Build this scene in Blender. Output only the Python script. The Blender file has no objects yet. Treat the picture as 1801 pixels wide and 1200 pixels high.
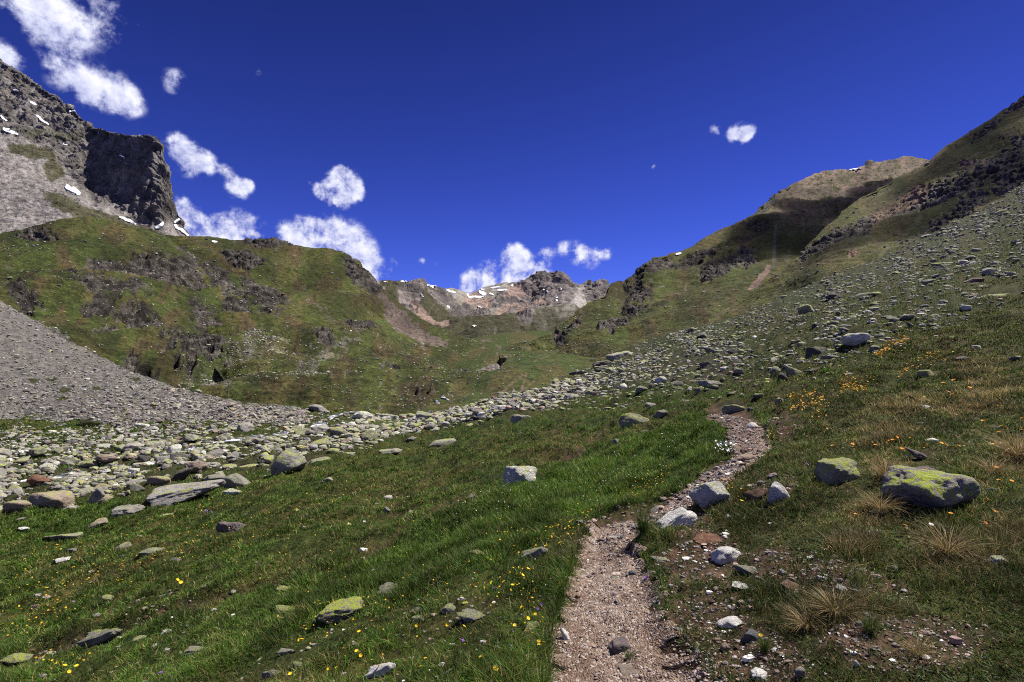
import bpy, bmesh, math, random
import numpy as np
from mathutils import Vector

rng = np.random.default_rng(11)
random.seed(5)
SC = bpy.context.scene
COL = SC.collection
F, CX, CY, EYE = 900.5, 900.5, 600.0, 1.65
f32 = np.float32

# ------------------------------------------------------------------ noise
_p = np.random.default_rng(3).permutation(256).astype(np.int32)
_pp = np.concatenate([_p, _p, _p])
_g3 = np.random.default_rng(4).normal(size=(256, 3)).astype(f32)
_g3 /= np.linalg.norm(_g3, axis=1)[:, None]
_a2 = np.random.default_rng(5).uniform(0, 2*np.pi, 256)
_g2 = np.stack([np.cos(_a2), np.sin(_a2)], 1).astype(f32)
def _fade(t): return t*t*t*(t*(t*6-15)+10)
def perlin2(x, y, seed=0):
    x = np.asarray(x, f32); y = np.asarray(y, f32)
    xi = np.floor(x).astype(np.int32); yi = np.floor(y).astype(np.int32)
    xf = x-xi; yf = y-yi; u = _fade(xf); v = _fade(yf)
    X = (xi+seed*37) & 255; Y = yi & 255; X1 = (X+1) & 255; Y1 = (Y+1) & 255
    def g(a, b, dx, dy):
        q = _g2[_pp[_pp[a]+b]]
        return q[..., 0]*dx+q[..., 1]*dy
    n0 = g(X, Y, xf, yf); n1 = g(X1, Y, xf-1, yf)
    n2 = g(X, Y1, xf, yf-1); n3 = g(X1, Y1, xf-1, yf-1)
    a = n0+u*(n1-n0); b = n2+u*(n3-n2)
    return (a+v*(b-a))*1.45
def perlin3(x, y, z, seed=0):
    xi = np.floor(x).astype(np.int32); yi = np.floor(y).astype(np.int32); zi = np.floor(z).astype(np.int32)
    xf = (x-xi).astype(f32); yf = (y-yi).astype(f32); zf = (z-zi).astype(f32)
    u = _fade(xf); v = _fade(yf); w = _fade(zf)
    X = (xi+seed*37) & 255; Y = yi & 255; Z = zi & 255
    out = []
    for dz in (0, 1):
        r = []
        for dy in (0, 1):
            q = []
            for dx in (0, 1):
                g = _g3[_pp[_pp[_pp[(X+dx) & 255]+((Y+dy) & 255)]+((Z+dz) & 255)]]
                q.append(g[..., 0]*(xf-dx)+g[..., 1]*(yf-dy)+g[..., 2]*(zf-dz))
            r.append(q[0]+u*(q[1]-q[0]))
        out.append(r[0]+v*(r[1]-r[0]))
    return (out[0]+w*(out[1]-out[0]))*1.5
def fbm2(x, y, sc, octv=4, seed=0, gain=.5):
    o = 0; a = 1; s = 1/sc; t = 0
    for k in range(octv):
        o = o+a*perlin2(x*s+k*17.3, y*s-k*9.1, seed+k); t += a; a *= gain; s *= 2.07
    return o/t*1.6
def fbm3(P, sc, octv=4, seed=0, gain=.5, ridged=False, st=(1, 1, 1)):
    o = 0; a = 1; s = 1/sc; t = 0
    for k in range(octv):
        n = perlin3(P[..., 0]*s*st[0]+k*17.3, P[..., 1]*s*st[1]-k*9.1, P[..., 2]*s*st[2]+k*5.7, seed+k)
        if ridged: n = 1-2*np.abs(n)*1.4
        o = o+a*n; t += a; a *= gain; s *= 2.07
    return o/t*(1 if ridged else 1.6)
def ss(a, b, x):
    t = np.clip((x-a)/(b-a), 0, 1); return t*t*(3-2*t)
def mixc(a, b, t):
    t = np.asarray(t)[..., None]
    return np.asarray(a)*(1-t)+np.asarray(b)*t

# ------------------------------------------------------------------ interpolation
def pchip(x, y, q):
    """monotone cubic through (x, y) along axis 0; y may be (n,) or (n, m)"""
    x = np.asarray(x, float); y = np.asarray(y, float)
    one = y.ndim == 1
    if one: y = y[:, None]
    h = np.diff(x)[:, None]; d = np.diff(y, axis=0)/h
    m = np.zeros_like(y)
    if len(x) > 2:
        w1 = 2*h[1:]+h[:-1]; w2 = h[1:]+2*h[:-1]
        same = d[:-1]*d[1:] > 0
        with np.errstate(divide='ignore', invalid='ignore'):
            mm = (w1+w2)/(w1/d[:-1]+w2/d[1:])
        m[1:-1] = np.where(same, mm, 0)
    m[0] = d[0]; m[-1] = d[-1]
    q = np.asarray(q, float)
    i = np.clip(np.searchsorted(x, q)-1, 0, len(x)-2)
    hh = (x[i+1]-x[i])[:, None]; t = (q-x[i])[:, None]/hh
    r = ((1+2*t)*(1-t)**2*y[i]+t*(1-t)**2*hh*m[i]+t*t*(3-2*t)*y[i+1]+t*t*(t-1)*hh*m[i+1])
    return r[:, 0] if one else r
def ray(px, py, d):
    return np.stack([(px-CX)/F*d, d+0*px, EYE-(py-CY)/F*d], -1)
def project(P):
    return CX+F*P[..., 0]/P[..., 1], CY-F*(P[..., 2]-EYE)/P[..., 1]

def seg_dist(px, py, pts, ry=1.0):
    """distance to a polyline, returns (distance, width at nearest) ; pts (x, y[, w])"""
    best = np.full(px.shape, 1e9, f32); bw = np.zeros(px.shape, f32)
    for a, b in zip(pts[:-1], pts[1:]):
        ax, ay = a[0], a[1]; dx, dy = b[0]-ax, (b[1]-ay)*ry
        t = np.clip(((px-ax)*dx+(py-ay)*ry*dy)/(dx*dx+dy*dy+1e-9), 0, 1)
        dd = np.hypot(px-ax-t*dx, (py-ay)*ry-t*dy)
        w = (a[2]*(1-t)+b[2]*t) if len(a) > 2 else 1
        k = dd < best
        best = np.where(k, dd, best); bw = np.where(k, w, bw)
    return best, bw
def line_mask(px, py, pts, soft=.6, ry=1.0):
    d, w = seg_dist(px, py, pts, ry)
    return 1-ss(1-soft, 1, d/np.maximum(w, 1e-3))
def ell(px, py, cx, cy, rx, ry, rot=0.0):
    c, s = math.cos(math.radians(rot)), math.sin(math.radians(rot))
    u = ((px-cx)*c+(py-cy)*s)/rx; v = (-(px-cx)*s+(py-cy)*c)/ry
    return np.clip(1-(u*u+v*v), 0, 1)
def blobs(px, py, L):
    o = np.zeros(px.shape, f32)
    for b in L: o = np.maximum(o, ell(px, py, *b))
    return o

# ------------------------------------------------------------------ mesh helpers
def raw_mesh(name, V, faces, col=None, smooth=True):
    """faces: list of int arrays (n, k)"""
    me = bpy.data.meshes.new(name)
    V = np.ascontiguousarray(V, f32)
    me.vertices.add(len(V)); me.vertices.foreach_set('co', V.ravel())
    idx = np.concatenate([q.ravel() for q in faces]).astype(np.int32)
    cnt = np.concatenate([np.full(len(q), q.shape[1], np.int32) for q in faces])
    me.loops.add(len(idx)); me.polygons.add(len(cnt))
    me.loops.foreach_set('vertex_index', idx)
    me.polygons.foreach_set('loop_start', np.concatenate([[0], np.cumsum(cnt)[:-1]]).astype(np.int32))
    me.polygons.foreach_set('use_smooth', np.full(len(cnt), smooth))
    if col is not None:
        c = np.ones((len(V), 4), f32); c[:, :col.shape[1]] = col
        a = me.color_attributes.new('Col', 'FLOAT_COLOR', 'POINT')
        a.data.foreach_set('color', c.ravel())
    me.update(calc_edges=True)
    return me
def link(name, me, mat=None, parent=None, **kw):
    o = bpy.data.objects.new(name, me); COL.objects.link(o)
    if mat is not None:
        me.materials.clear(); me.materials.append(mat)
    if parent: o.parent = parent
    for k, v in kw.items(): o[k] = v
    return o
def grid_faces(nr, nc):
    i = np.arange(nr*nc).reshape(nr, nc)
    return np.stack([i[:-1, :-1], i[:-1, 1:], i[1:, 1:], i[1:, :-1]], -1).reshape(-1, 4)
def grid_normals(P):
    du = np.gradient(P, axis=1); dv = np.gradient(P, axis=0)
    n = np.cross(du, dv); n /= np.linalg.norm(n, axis=-1, keepdims=True)+1e-9
    return n
def blur(A, k):
    """cheap box blur on both grid axes"""
    for ax in (0, 1):
        pad = [(0, 0)]*A.ndim; pad[ax] = (k+1, k)
        c = np.cumsum(np.pad(A, pad, mode='edge'), axis=ax)
        A = (np.take(c, range(2*k+1, c.shape[ax]), ax)-np.take(c, range(0, c.shape[ax]-2*k-1), ax))/(2*k+1)
    return A

class Sheet:
    """a landform: depth profiles along azimuths between a near edge and a crest, with a falling back side"""
    def __init__(s, knots, ridge, px0, px1, step, nr, nback=10, back=(1.35, .45), rs=45):
        s.kx = np.array([k[0] for k in knots], float)
        T = np.linspace(0, 1, 81); tab = []; base = []
        for px, kn in knots:
            py = np.array([q[0] for q in kn], float); d = np.array([q[1] for q in kn], float)
            t = (py[0]-py)/(py[0]-py[-1])
            tab.append(pchip(t, np.log(d), T)); base.append(py[0])
        s.T = T; s.tab = np.array(tab); s.base = np.array(base)
        s.ridge = np.array(ridge, float)
        nc = int((px1-px0)/step)+1
        s.px1d = np.linspace(px0, px1, nc)
        t = np.linspace(0, 1, nr)
        lnd = s._cols(s.px1d)                       # (nc, 81)
        b = np.interp(s.px1d, s.kx, s.base) if len(s.kx) < 3 else pchip(s.kx, s.base, np.clip(s.px1d, s.kx[0], s.kx[-1]))
        r = np.interp(s.px1d, s.ridge[:, 0], s.ridge[:, 1])
        D = np.exp(np.stack([np.interp(t, T, lnd[j]) for j in range(nc)], 1))
        k = max(1, int(rs/step)); ker = np.hanning(2*k+3); ker /= ker.sum(); m = len(ker)//2
        rsm = np.convolve(np.pad(r, m, mode='reflect', reflect_type='odd'), ker, 'valid')
        PY = b[None]+(rsm-b)[None]*t[:, None]+(r-rsm)[None]*(t[:, None]**9)      # skyline detail stays at the skyline
        PX = np.repeat(s.px1d[None], nr, 0)
        P = ray(PX, PY, D)
        # back side
        top = P[-1]; rows = []
        for k in range(1, nback+1):
            u = k/nback; fac = 1+(back[0]-1)*u
            dd = top[:, 1]*(fac-1)
            q = top.copy(); q[:, 0] = top[:, 0]*fac; q[:, 1] = top[:, 1]*fac
            q[:, 2] = top[:, 2]-back[1]*dd*(.35+.65*u)
            rows.append(q)
        s.nfront = nr
        s.P = np.concatenate([P, np.array(rows)], 0)
        s.PX = np.concatenate([PX, np.repeat(PX[-1:], nback, 0)]); s.PY = np.concatenate([PY, np.repeat(PY[-1:], nback, 0)])
        s.D = np.concatenate([D, np.array(rows)[..., 1]])
        s.t = np.concatenate([t, np.linspace(1, 2, nback)])
        s.b, s.r = b, r
    def _cols(s, px):
        q = np.clip(px, s.kx[0], s.kx[-1])
        return pchip(s.kx, s.tab, q)
    def depth(s, px, py):
        """undisplaced depth under the view ray"""
        px = np.atleast_1d(np.asarray(px, float)); py = np.atleast_1d(np.asarray(py, float))
        b = pchip(s.kx, s.base, np.clip(px, s.kx[0], s.kx[-1])); r = np.interp(px, s.ridge[:, 0], s.ridge[:, 1])
        t = np.clip((b-py)/(b-r), 0, 1)
        L = s._cols(px); i = np.clip((t*80).astype(int), 0, 79); u = t*80-i; k = np.arange(len(px))
        return np.exp(L[k, i]*(1-u)+L[k, i+1]*u)
    def normals(s, k=0):
        P = s.P if not k else blur(s.P, k)
        n = grid_normals(P)
        return n*np.sign(n[..., 2:3]+1e-6) if n[..., 2].mean() < 0 else n
    def build(s, name, mat, col, label_kw, smooth=True, gain=1.0, sat=1.0):
        nr, nc = s.P.shape[:2]; col = np.asarray(col, f32)*gain; lum = col.mean(-1, keepdims=True); col = lum+(col-lum)*sat
        me = raw_mesh(name, s.P.reshape(-1, 3), [grid_faces(nr, nc)], col.reshape(-1, col.shape[-1]), smooth)
        s.ob = link(name, me, mat, **label_kw); s.N = s.normals()
        return s.ob
    def find(s, px, py):
        """front-most displaced surface point seen at a picture position"""
        x, y = s.proj()
        w = 6*abs(s.px1d[1]-s.px1d[0])
        j = int(np.argmin(np.abs(s.px1d-px))); j0, j1 = max(0, j-8), j+9
        q = (x[:s.nfront, j0:j1]-px)**2+(y[:s.nfront, j0:j1]-py)**2
        q = q+np.minimum(s.P[:s.nfront, j0:j1, 1], 500)*.002
        i, k = np.unravel_index(np.argmin(q), q.shape)
        return s.P[i, j0+k], s.N[i, j0+k]
    def proj(s):
        if not hasattr(s, '_pr'): s._pr = project(s.P)
        return s._pr

# ------------------------------------------------------------------ materials
def new_mat(name):
    m = bpy.data.materials.new(name); m.use_nodes = True
    nt = m.node_tree; nt.nodes.clear()
    out = nt.nodes.new('ShaderNodeOutputMaterial'); b = nt.nodes.new('ShaderNodeBsdfPrincipled')
    nt.links.new(b.outputs[0], out.inputs[0])
    return m, nt, b
def N(nt, typ, **kw):
    n = nt.nodes.new(typ)
    for k, v in kw.items():
        if k.startswith('i_'): n.inputs[int(k[2:])].default_value = v
        else: setattr(n, k, v)
    return n
def noise_node(nt, vec, scale, detail=5, rough=.6, dist=0):
    n = N(nt, 'ShaderNodeTexNoise'); n.inputs['Scale'].default_value = scale
    n.inputs['Detail'].default_value = detail; n.inputs['Roughness'].default_value = rough
    n.inputs['Distortion'].default_value = dist
    nt.links.new(vec, n.inputs['Vector']); return n
def maprange(nt, src, a, b, c, d):
    n = N(nt, 'ShaderNodeMapRange'); n.clamp = True
    for i, v in enumerate((a, b, c, d)): n.inputs[1+i].default_value = v
    nt.links.new(src, n.inputs[0]); return n.outputs[0]
def mul_col(nt, a, b):
    m = N(nt, 'ShaderNodeMix', data_type='RGBA', blend_type='MULTIPLY'); m.inputs[0].default_value = 1
    nt.links.new(a, m.inputs[6]); nt.links.new(b, m.inputs[7]); return m.outputs[2]
def mix_col(nt, f, a, b):
    m = N(nt, 'ShaderNodeMix', data_type='RGBA'); nt.links.new(f, m.inputs[0])
    for s, k in ((a, 6), (b, 7)):
        if isinstance(s, tuple): m.inputs[k].default_value = (*s, 1)
        else: nt.links.new(s, m.inputs[k])
    return m.outputs[2]
def terrain_mat(name, s1, s2, v1=(.62, 1.38), v2=(.6, 1.45), bump=.5, bdist=.3, rough=.95):
    """albedo attribute varied by two fine noises (stones, turf tufts) with a bump of the same grain"""
    m, nt, b = new_mat(name)
    at = N(nt, 'ShaderNodeAttribute', attribute_name='Col')
    ge = N(nt, 'ShaderNodeNewGeometry')
    n1 = noise_node(nt, ge.outputs['Position'], 1/s1, 6, .65)
    n2 = noise_node(nt, ge.outputs['Position'], 1/s2, 3, .6)
    c1 = maprange(nt, n1.outputs[0], .3, .7, *v1); c2 = maprange(nt, n2.outputs[0], .3, .7, *v2)
    x = mul_col(nt, at.outputs['Color'], c1); x = mul_col(nt, x, c2)
    nt.links.new(x, b.inputs['Base Color'])
    b.inputs['Roughness'].default_value = rough; b.inputs['Specular IOR Level'].default_value = .15
    ad = N(nt, 'ShaderNodeMath', operation='ADD'); nt.links.new(n1.outputs[0], ad.inputs[0]); nt.links.new(n2.outputs[0], ad.inputs[1])
    bp = N(nt, 'ShaderNodeBump'); bp.inputs['Strength'].default_value = bump; bp.inputs['Distance'].default_value = bdist
    nt.links.new(ad.outputs[0], bp.inputs['Height']); nt.links.new(bp.outputs[0], b.inputs['Normal'])
    return m
# ------------------------------------------------------------------ palette (linear albedo)
G_LUSH = (.040, .092, .010); G_MEAD = (.046, .074, .012); G_OLIVE = (.082, .080, .020); G_BROWN = (.092, .066, .026)
STRAW = (.26, .19, .085); SOIL = (.105, .060, .040); TURF = (.050, .040, .018)
ROCK = (.20, .185, .17); ROCKL = (.26, .26, .15); DARK = (.085, .075, .068); SCREE = (.205, .19, .178); PINK = (.25, .155, .115)
c3 = lambda c, S: np.broadcast_to(np.array(c, f32), S.shape+(3,)).copy()
STR = dict(kind='structure')

# ------------------------------------------------------------------ path, ditch (picture polylines projected to the slope)
PL = np.array([(905, 1360), (935, 1280), (958, 1200), (977, 1137), (1003, 1031), (1024, 968), (1045, 931), (1103, 915), (1146, 899), (1188, 873), (1220, 846), (1236, 829), (1262, 818), (1288, 806), (1288, 780), (1275, 752), (1266, 738), (1244, 727)], float)
PR = np.array([(1330, 1360), (1275, 1280), (1222, 1200), (1167, 1137), (1146, 1042), (1119, 978), (1109, 952), (1150, 925), (1190, 902), (1225, 883), (1241, 857), (1275, 838), (1296, 828), (1314, 812), (1348, 787), (1345, 765), (1322, 738), (1280, 726)], float)
_pc = (PL+PR)/2; _pw = np.linalg.norm(PR-PL, axis=1)/2
PATHL = [(a[0], a[1], max(w, 9)) for a, w in zip(_pc, _pw)]
DITCH = [(60, 1150, 22), (150, 1122, 20), (215, 1098, 16), (300, 1065, 11), (370, 1048, 15), (440, 1035, 15), (520, 1008, 10), (585, 998, 15), (640, 975, 12), (700, 935, 9), (760, 905, 12), (820, 885, 14), (880, 855, 9), (960, 808, 9), (1010, 795, 11), (1050, 770, 12), (1075, 750, 9)]

def near_bumps(x, y, d):
    """hummocky turf: height above the smooth slope"""
    a = np.clip(d/6, .45, 3.2)
    return (.09*fbm2(x, y, 1.7, 3, 2)*a+.05*fbm2(x, y, .42, 3, 7)*np.clip(a, .5, 1.6)).astype(f32)

# ================================================================== ground
ground = Sheet([
 (-350, [(1400, 3.1), (1250, 4.4), (1100, 7), (980, 11), (900, 15), (820, 21), (760, 28), (700, 38)]),
 (0, [(1400, 2.9), (1286, 4), (1121, 7), (979, 12), (894, 17), (811, 25), (750, 35), (715, 45)]),
 (300, [(1400, 2.4), (1185, 4), (1031, 7), (926, 12), (862, 17), (803, 25), (745, 36), (705, 55)]),
 (600, [(1400, 2.15), (1280, 2.55), (1095, 4), (953, 7), (866, 12), (815, 19), (770, 30), (742, 42), (714, 58)]),
 (900, [(1400, 1.9), (1212, 2.5), (1005, 4), (876, 7), (814, 12), (765, 20), (722, 33), (697, 46)]),
 (1100, [(1400, 1.85), (1194, 2.5), (971, 4), (844, 7), (769, 12), (710, 20), (668, 35), (640, 62), (612, 100)]),
 (1300, [(1400, 1.7), (1140, 2.5), (900, 4.2), (800, 6), (740, 8.5), (690, 13), (640, 22), (600, 38), (570, 62), (555, 90)]),
 (1500, [(1400, 1.5), (1050, 2.5), (900, 3.6), (800, 5), (700, 8), (600, 16), (540, 32), (500, 60), (470, 95)]),
 (1801, [(1400, 1.4), (1200, 1.9), (1000, 2.6), (900, 3.2), (800, 4.2), (700, 6.2), (600, 11), (520, 20), (450, 35), (390, 60), (322, 110)]),
 (2100, [(1400, 1.25), (1200, 1.6), (1000, 2.2), (900, 2.7), (800, 3.4), (700, 4.8), (600, 8), (520, 13), (420, 24), (300, 50), (180, 110)]),
], [(-350, 700), (0, 715), (300, 705), (500, 713), (600, 719), (700, 736), (772, 729), (830, 714), (889, 698), (966, 679), (1005, 660), (1052, 640), (1083, 619), (1100, 612), (1143, 599), (1208, 578), (1252, 569), (1295, 556), (1338, 539), (1382, 517), (1425, 500), (1468, 482), (1512, 467), (1555, 452), (1598, 430), (1642, 409), (1707, 378), (1750, 357), (1801, 322), (2100, 180)],
 -330, 2080, 1.85, 720, 14, (1.7, .55))
g = ground
x, y = g.P[..., 0], g.P[..., 1]
PX, PY = g.PX, g.PY
g_path = line_mask(PX, PY, [(a, b, w*1.28) for a, b, w in PATHL], .40, 1.0)*(PY > 700)
g_ditch = line_mask(PX, PY, DITCH, .8)
g.P[..., 2] += near_bumps(x, y, g.D)*(1-.85*g_path)-.05*g_path-.11*g_ditch*np.clip(g.D/6, .5, 2)
g._pr = project(g.P)
nz = fbm2(x, y, 2.3, 5, 11); nz2 = fbm2(x, y, .55, 4, 12); nzb = fbm2(x, y, 9, 4, 13); npx = fbm2(PX, PY, 60, 4, 14); npf = fbm2(PX, PY, 14, 3, 15)
# zones
m_band = line_mask(PX, PY, [(-350, 880, 80), (0, 850, 70), (150, 842, 62), (300, 815, 55), (500, 792, 48), (700, 745, 32), (850, 722, 28), (1000, 690, 30), (1120, 655, 34), (1260, 640, 60)], .7)
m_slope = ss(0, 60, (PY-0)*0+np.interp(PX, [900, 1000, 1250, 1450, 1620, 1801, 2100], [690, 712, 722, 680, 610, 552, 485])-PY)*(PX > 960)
m_far = ss(800, 745, PY)*(PX < 700)
m_lush = blobs(PX, PY, [(900, 915, 330, 75, -24), (1090, 845, 190, 58, -26), (600, 1020, 240, 48, -14), (110, 918, 170, 36, -12), (1200, 785, 80, 55, -20)])
m_lush = ss(.08, .75, m_lush+npx*.22+npf*.12)*(1-m_band)
m_right = ss(-30, 50, PX-np.interp(PY, [700, 740, 830, 900, 950, 1050, 1200, 1400], [1310, 1330, 1300, 1230, 1130, 1150, 1210, 1330]))
m_soil = blobs(PX, PY, [(1240, 975, 75, 75, 0), (1450, 1005, 190, 48, 5), (1330, 1150, 120, 60, 20), (1215, 920, 50, 45, 0), (1180, 1010, 50, 60, 0), (1250, 1120, 120, 110, 30), (1360, 860, 55, 25, 0), (1230, 1180, 110, 130, 0), (1600, 1130, 200, 60, 0), (1380, 745, 40, 30, 30)])
m_soil = np.clip(ss(.12, .6, m_soil+npf*.28+.18*nz2), 0, 1)*np.clip(m_right+.3+2*m_soil, 0, 1)
m_soil = np.maximum(m_soil, g_ditch*ss(-.55, .0, npx+.5*npf+.1)); m_soil = np.maximum(m_soil, g_path)
m_dry = ss(.05, .5, blobs(PX, PY, [(620, 970, 50, 30, -15), (730, 880, 170, 45, -12), (560, 900, 160, 40, -10), (960, 790, 80, 40, -25), (320, 1060, 200, 40, -12), (760, 1070, 240, 60, -8), (200, 980, 200, 45, -8)])*.55+npf*.35+.1*npx)
col = mixc(G_MEAD, G_OLIVE, ss(-.45, .5, nz+.3*nzb))
col = mixc(col, G_LUSH, m_lush*.85)
col = mixc(col, mixc(G_OLIVE, (.07, .055, .024), ss(-.3, .4, nz2)), m_right*.6)
col = mixc(col, G_BROWN, m_dry*.6*(1-m_lush))
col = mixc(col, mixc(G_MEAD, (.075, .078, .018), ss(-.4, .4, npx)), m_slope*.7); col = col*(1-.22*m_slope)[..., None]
col = col*(.62+.2*ss(-.3, .5, npf))[..., None]
col = mixc(col, mixc(TURF, SOIL, ss(-.2, .4, npf+nz2*.5)), m_soil)
col = mixc(col, (.042, .040, .022), m_band*.75)
m_dark = ss(.5, 1, g_ditch); col = mixc(col, (.035, .022, .015), m_dark*.8)
grass_w = (1-m_soil*.80)*(1-.55*m_band)*(1-.98*ss(.25, .6, g_path))
M_GROUND = terrain_mat('alpine_turf', .06, .3, (.4, 1.65), (.55, 1.5), .8, .04)
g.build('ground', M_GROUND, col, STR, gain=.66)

# ================================================================== path strip
def path_strip():
    n, m = 420, 36
    k = np.arange(len(PL)); q = np.linspace(0, len(PL)-1.001, n)
    Lx, Ly, Rx, Ry = (pchip(k, A, q) for A in (PL[:, 0], PL[:, 1], PR[:, 0], PR[:, 1]))
    w = np.linspace(-.16, 1.16, m)
    px = Lx[:, None]*(1-w)+Rx[:, None]*w; py = Ly[:, None]*(1-w)+Ry[:, None]*w
    jl = fbm2(q*9, q*0, 2.2, 4, 31)[:, None]*.30; px = px+(jl*np.sign(w-.5)*np.abs(w-.5)*2)*(Rx-Lx)[:, None]
    P = ray(px.ravel(), py.ravel(), g.depth(px.ravel(), py.ravel())).reshape(n, m, 3)
    X, Y = P[..., 0], P[..., 1]; e = np.abs(w-.5)*2
    gm_ = line_mask(px, py, [(a, b_, w_*1.28) for a, b_, w_ in PATHL], .40, 1.0)
    lift = np.interp(e, [0, .8, 1.1, 1.32], [.022, .026, .016, -.055])
    P[..., 2] += near_bumps(X, Y, P[..., 1])*(1-.85*gm_)-.05*gm_+lift+.016*fbm2(X, Y, .16, 4, 33)+.007*fbm2(X, Y, .035, 2, 35)
    a = ss(-.4, .5, fbm2(X, Y, .5, 4, 34)); bb = fbm2(X, Y, .06, 3, 36)
    c = mixc((.16, .112, .086), (.225, .172, .142), a); c = mixc(c, (.09, .052, .036), ss(.0, .5, bb)*.65)
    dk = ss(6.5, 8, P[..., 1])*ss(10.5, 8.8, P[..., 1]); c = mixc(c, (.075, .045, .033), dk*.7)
    m_, nt, b = new_mat('gravel_path')
    at = N(nt, 'ShaderNodeAttribute', attribute_name='Col'); ge = N(nt, 'ShaderNodeNewGeometry')
    vo = N(nt, 'ShaderNodeTexVoronoi'); vo.inputs['Scale'].default_value = 66; nt.links.new(ge.outputs['Position'], vo.inputs['Vector'])
    v2 = N(nt, 'ShaderNodeTexVoronoi'); v2.inputs['Scale'].default_value = 110; nt.links.new(ge.outputs['Position'], v2.inputs['Vector'])
    hs = N(nt, 'ShaderNodeSeparateColor'); nt.links.new(vo.outputs['Color'], hs.inputs[0])
    h2 = N(nt, 'ShaderNodeSeparateColor'); nt.links.new(v2.outputs['Color'], h2.inputs[0])
    xx = mul_col(nt, at.outputs['Color'], maprange(nt, hs.outputs[0], 0, 1, .72, 1.3)); xx = mul_col(nt, xx, maprange(nt, h2.outputs[1], 0, 1, .7, 1.35))
    st = maprange(nt, hs.outputs[1], .86, .9, 0, .75); xx = mix_col(nt, st, xx, (.42, .37, .34))
    nt.links.new(xx, b.inputs['Base Color']); b.inputs['Roughness'].default_value = .95; b.inputs['Specular IOR Level'].default_value = .15
    ad = N(nt, 'ShaderNodeMath', operation='ADD'); nt.links.new(vo.outputs['Distance'], ad.inputs[0]); nt.links.new(v2.outputs['Distance'], ad.inputs[1])
    bp = N(nt, 'ShaderNodeBump', invert=True); bp.inputs['Strength'].default_value = .8; bp.inputs['Distance'].default_value = .012
    nt.links.new(ad.outputs[0], bp.inputs['Height']); nt.links.new(bp.outputs[0], b.inputs['Normal'])
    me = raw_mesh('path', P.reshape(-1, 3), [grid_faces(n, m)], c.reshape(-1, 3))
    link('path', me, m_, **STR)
    return P
pathP = path_strip()

# ================================================================== scree fan on the left
scree = Sheet([
 (-350, [(800, 24), (700, 36), (600, 56), (500, 80), (380, 110)]),
 (0, [(800, 27), (760, 33.5), (700, 43), (650, 55), (600, 73), (528, 105)]),
 (250, [(780, 30), (740, 37), (710, 46), (685, 58), (662, 75)]),
 (400, [(765, 33.6), (735, 40), (718, 47), (706, 55)]),
 (540, [(755, 37), (740, 42), (730, 47), (723, 52)])],
 [(-350, 350), (0, 528), (60, 565), (120, 602), (250, 662), (330, 690), (400, 706), (470, 716), (540, 724)], -330, 540, 1.8, 260, 8, (1.5, .2))
s = scree; x, y = s.P[..., 0], s.P[..., 1]; PX, PY = s.PX, s.PY
s.P[..., 2] += .35*fbm2(x, y, 7, 4, 21)+.16*fbm2(x, y, .9, 3, 22)-1.3*ss(.26+.22*fbm2(PX, PY, 30, 3, 25), 0, s.t[:, None]*np.ones_like(PX))
n1 = fbm2(PX, PY, 40, 4, 23); n2 = fbm2(PX, PY, 9, 3, 24)
col = mixc(SCREE, (.17, .15, .135), ss(-.3, .3, n2)); col = mixc(col, (.25, .215, .18), ss(.1, .6, n1)*.6)
gr = blobs(PX, PY, [(155, 745, 30, 9, 0), (60, 668, 14, 4, 0), (28, 630, 10, 3, 0), (115, 688, 12, 4, 0), (90, 667, 12, 3, 0), (170, 685, 10, 3, 0), (60, 672, 9, 3, 0), (240, 668, 9, 3, 0), (110, 700, 14, 4, 0)])
gr = np.maximum(ss(.1, .5, gr), ss(.15, .55, n1*.5+n2*.25+.5*ss(735, 775, PY)-.12))
col = mixc(col, mixc(G_MEAD, G_OLIVE, .5+0*gr)*.8, gr)
s.build('scree_slope', terrain_mat('scree_gravel', .35, .9, (.5, 1.5), (.6, 1.4), .9, .35), col, STR, gain=.6, sat=.7)
scree_gr = gr

# ================================================================== generic hill builder
def rough_up(sh, rock, amp, wl, soft_amp, soft_wl, seed, st=(1, 1, 1), micro=0.0, mwl=1.0, crag=0.0, cwl=4.0, base_sink=1.2, folds=0.0, fwl=60):
    n = sh.normals(4)
    r = fbm3(sh.P, wl, 5, seed, .55, True, st)
    q = fbm3(sh.P, soft_wl, 4, seed+50)
    edge = ss(0, .06, sh.t)[:, None]
    h = blur(np.asarray(rock, float)[..., None], 3)[..., 0]*amp*(r-.4)+soft_amp*q*(.6+.4*(1-rock))
    if micro: h = h+micro*fbm3(sh.P, mwl, 3, seed+80)
    if crag: h = h+blur(np.asarray(rock, float)[..., None], 1)[..., 0]*crag*(fbm3(sh.P, cwl, 4, seed+90, .6, True, (1, 1, 1.5) if base_sink < 2 else (1.5, 1.5, .4))-.42)
    if folds:                            # spurs and gullies running down the slope
        h = h+folds*fbm3(sh.P, fwl, 3, seed+97, .45, False, (1, .45, .35))*(ss(0, .22, sh.t)*(1-ss(.78, 1, sh.t)))[:, None]
    if crag:                             # tilted bedding: ledges with steep risers
        bed = (sh.P[..., 2]+.35*sh.P[..., 0]+.12*sh.P[..., 1])/(cwl*.8)+.9*fbm3(sh.P, cwl*2.2, 3, seed+95)
        saw = bed-np.floor(bed); h = h+np.asarray(rock, float)*crag*.75*(np.minimum(saw/.8, (1-saw)/.2)-.75)
    sh.P[..., 2] -= base_sink*ss(.07, 0, sh.t)[:, None]
    sh.P = (sh.P+n*(h*edge)[..., None])
    if hasattr(sh, '_pr'): del sh._pr
    return r, q

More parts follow.
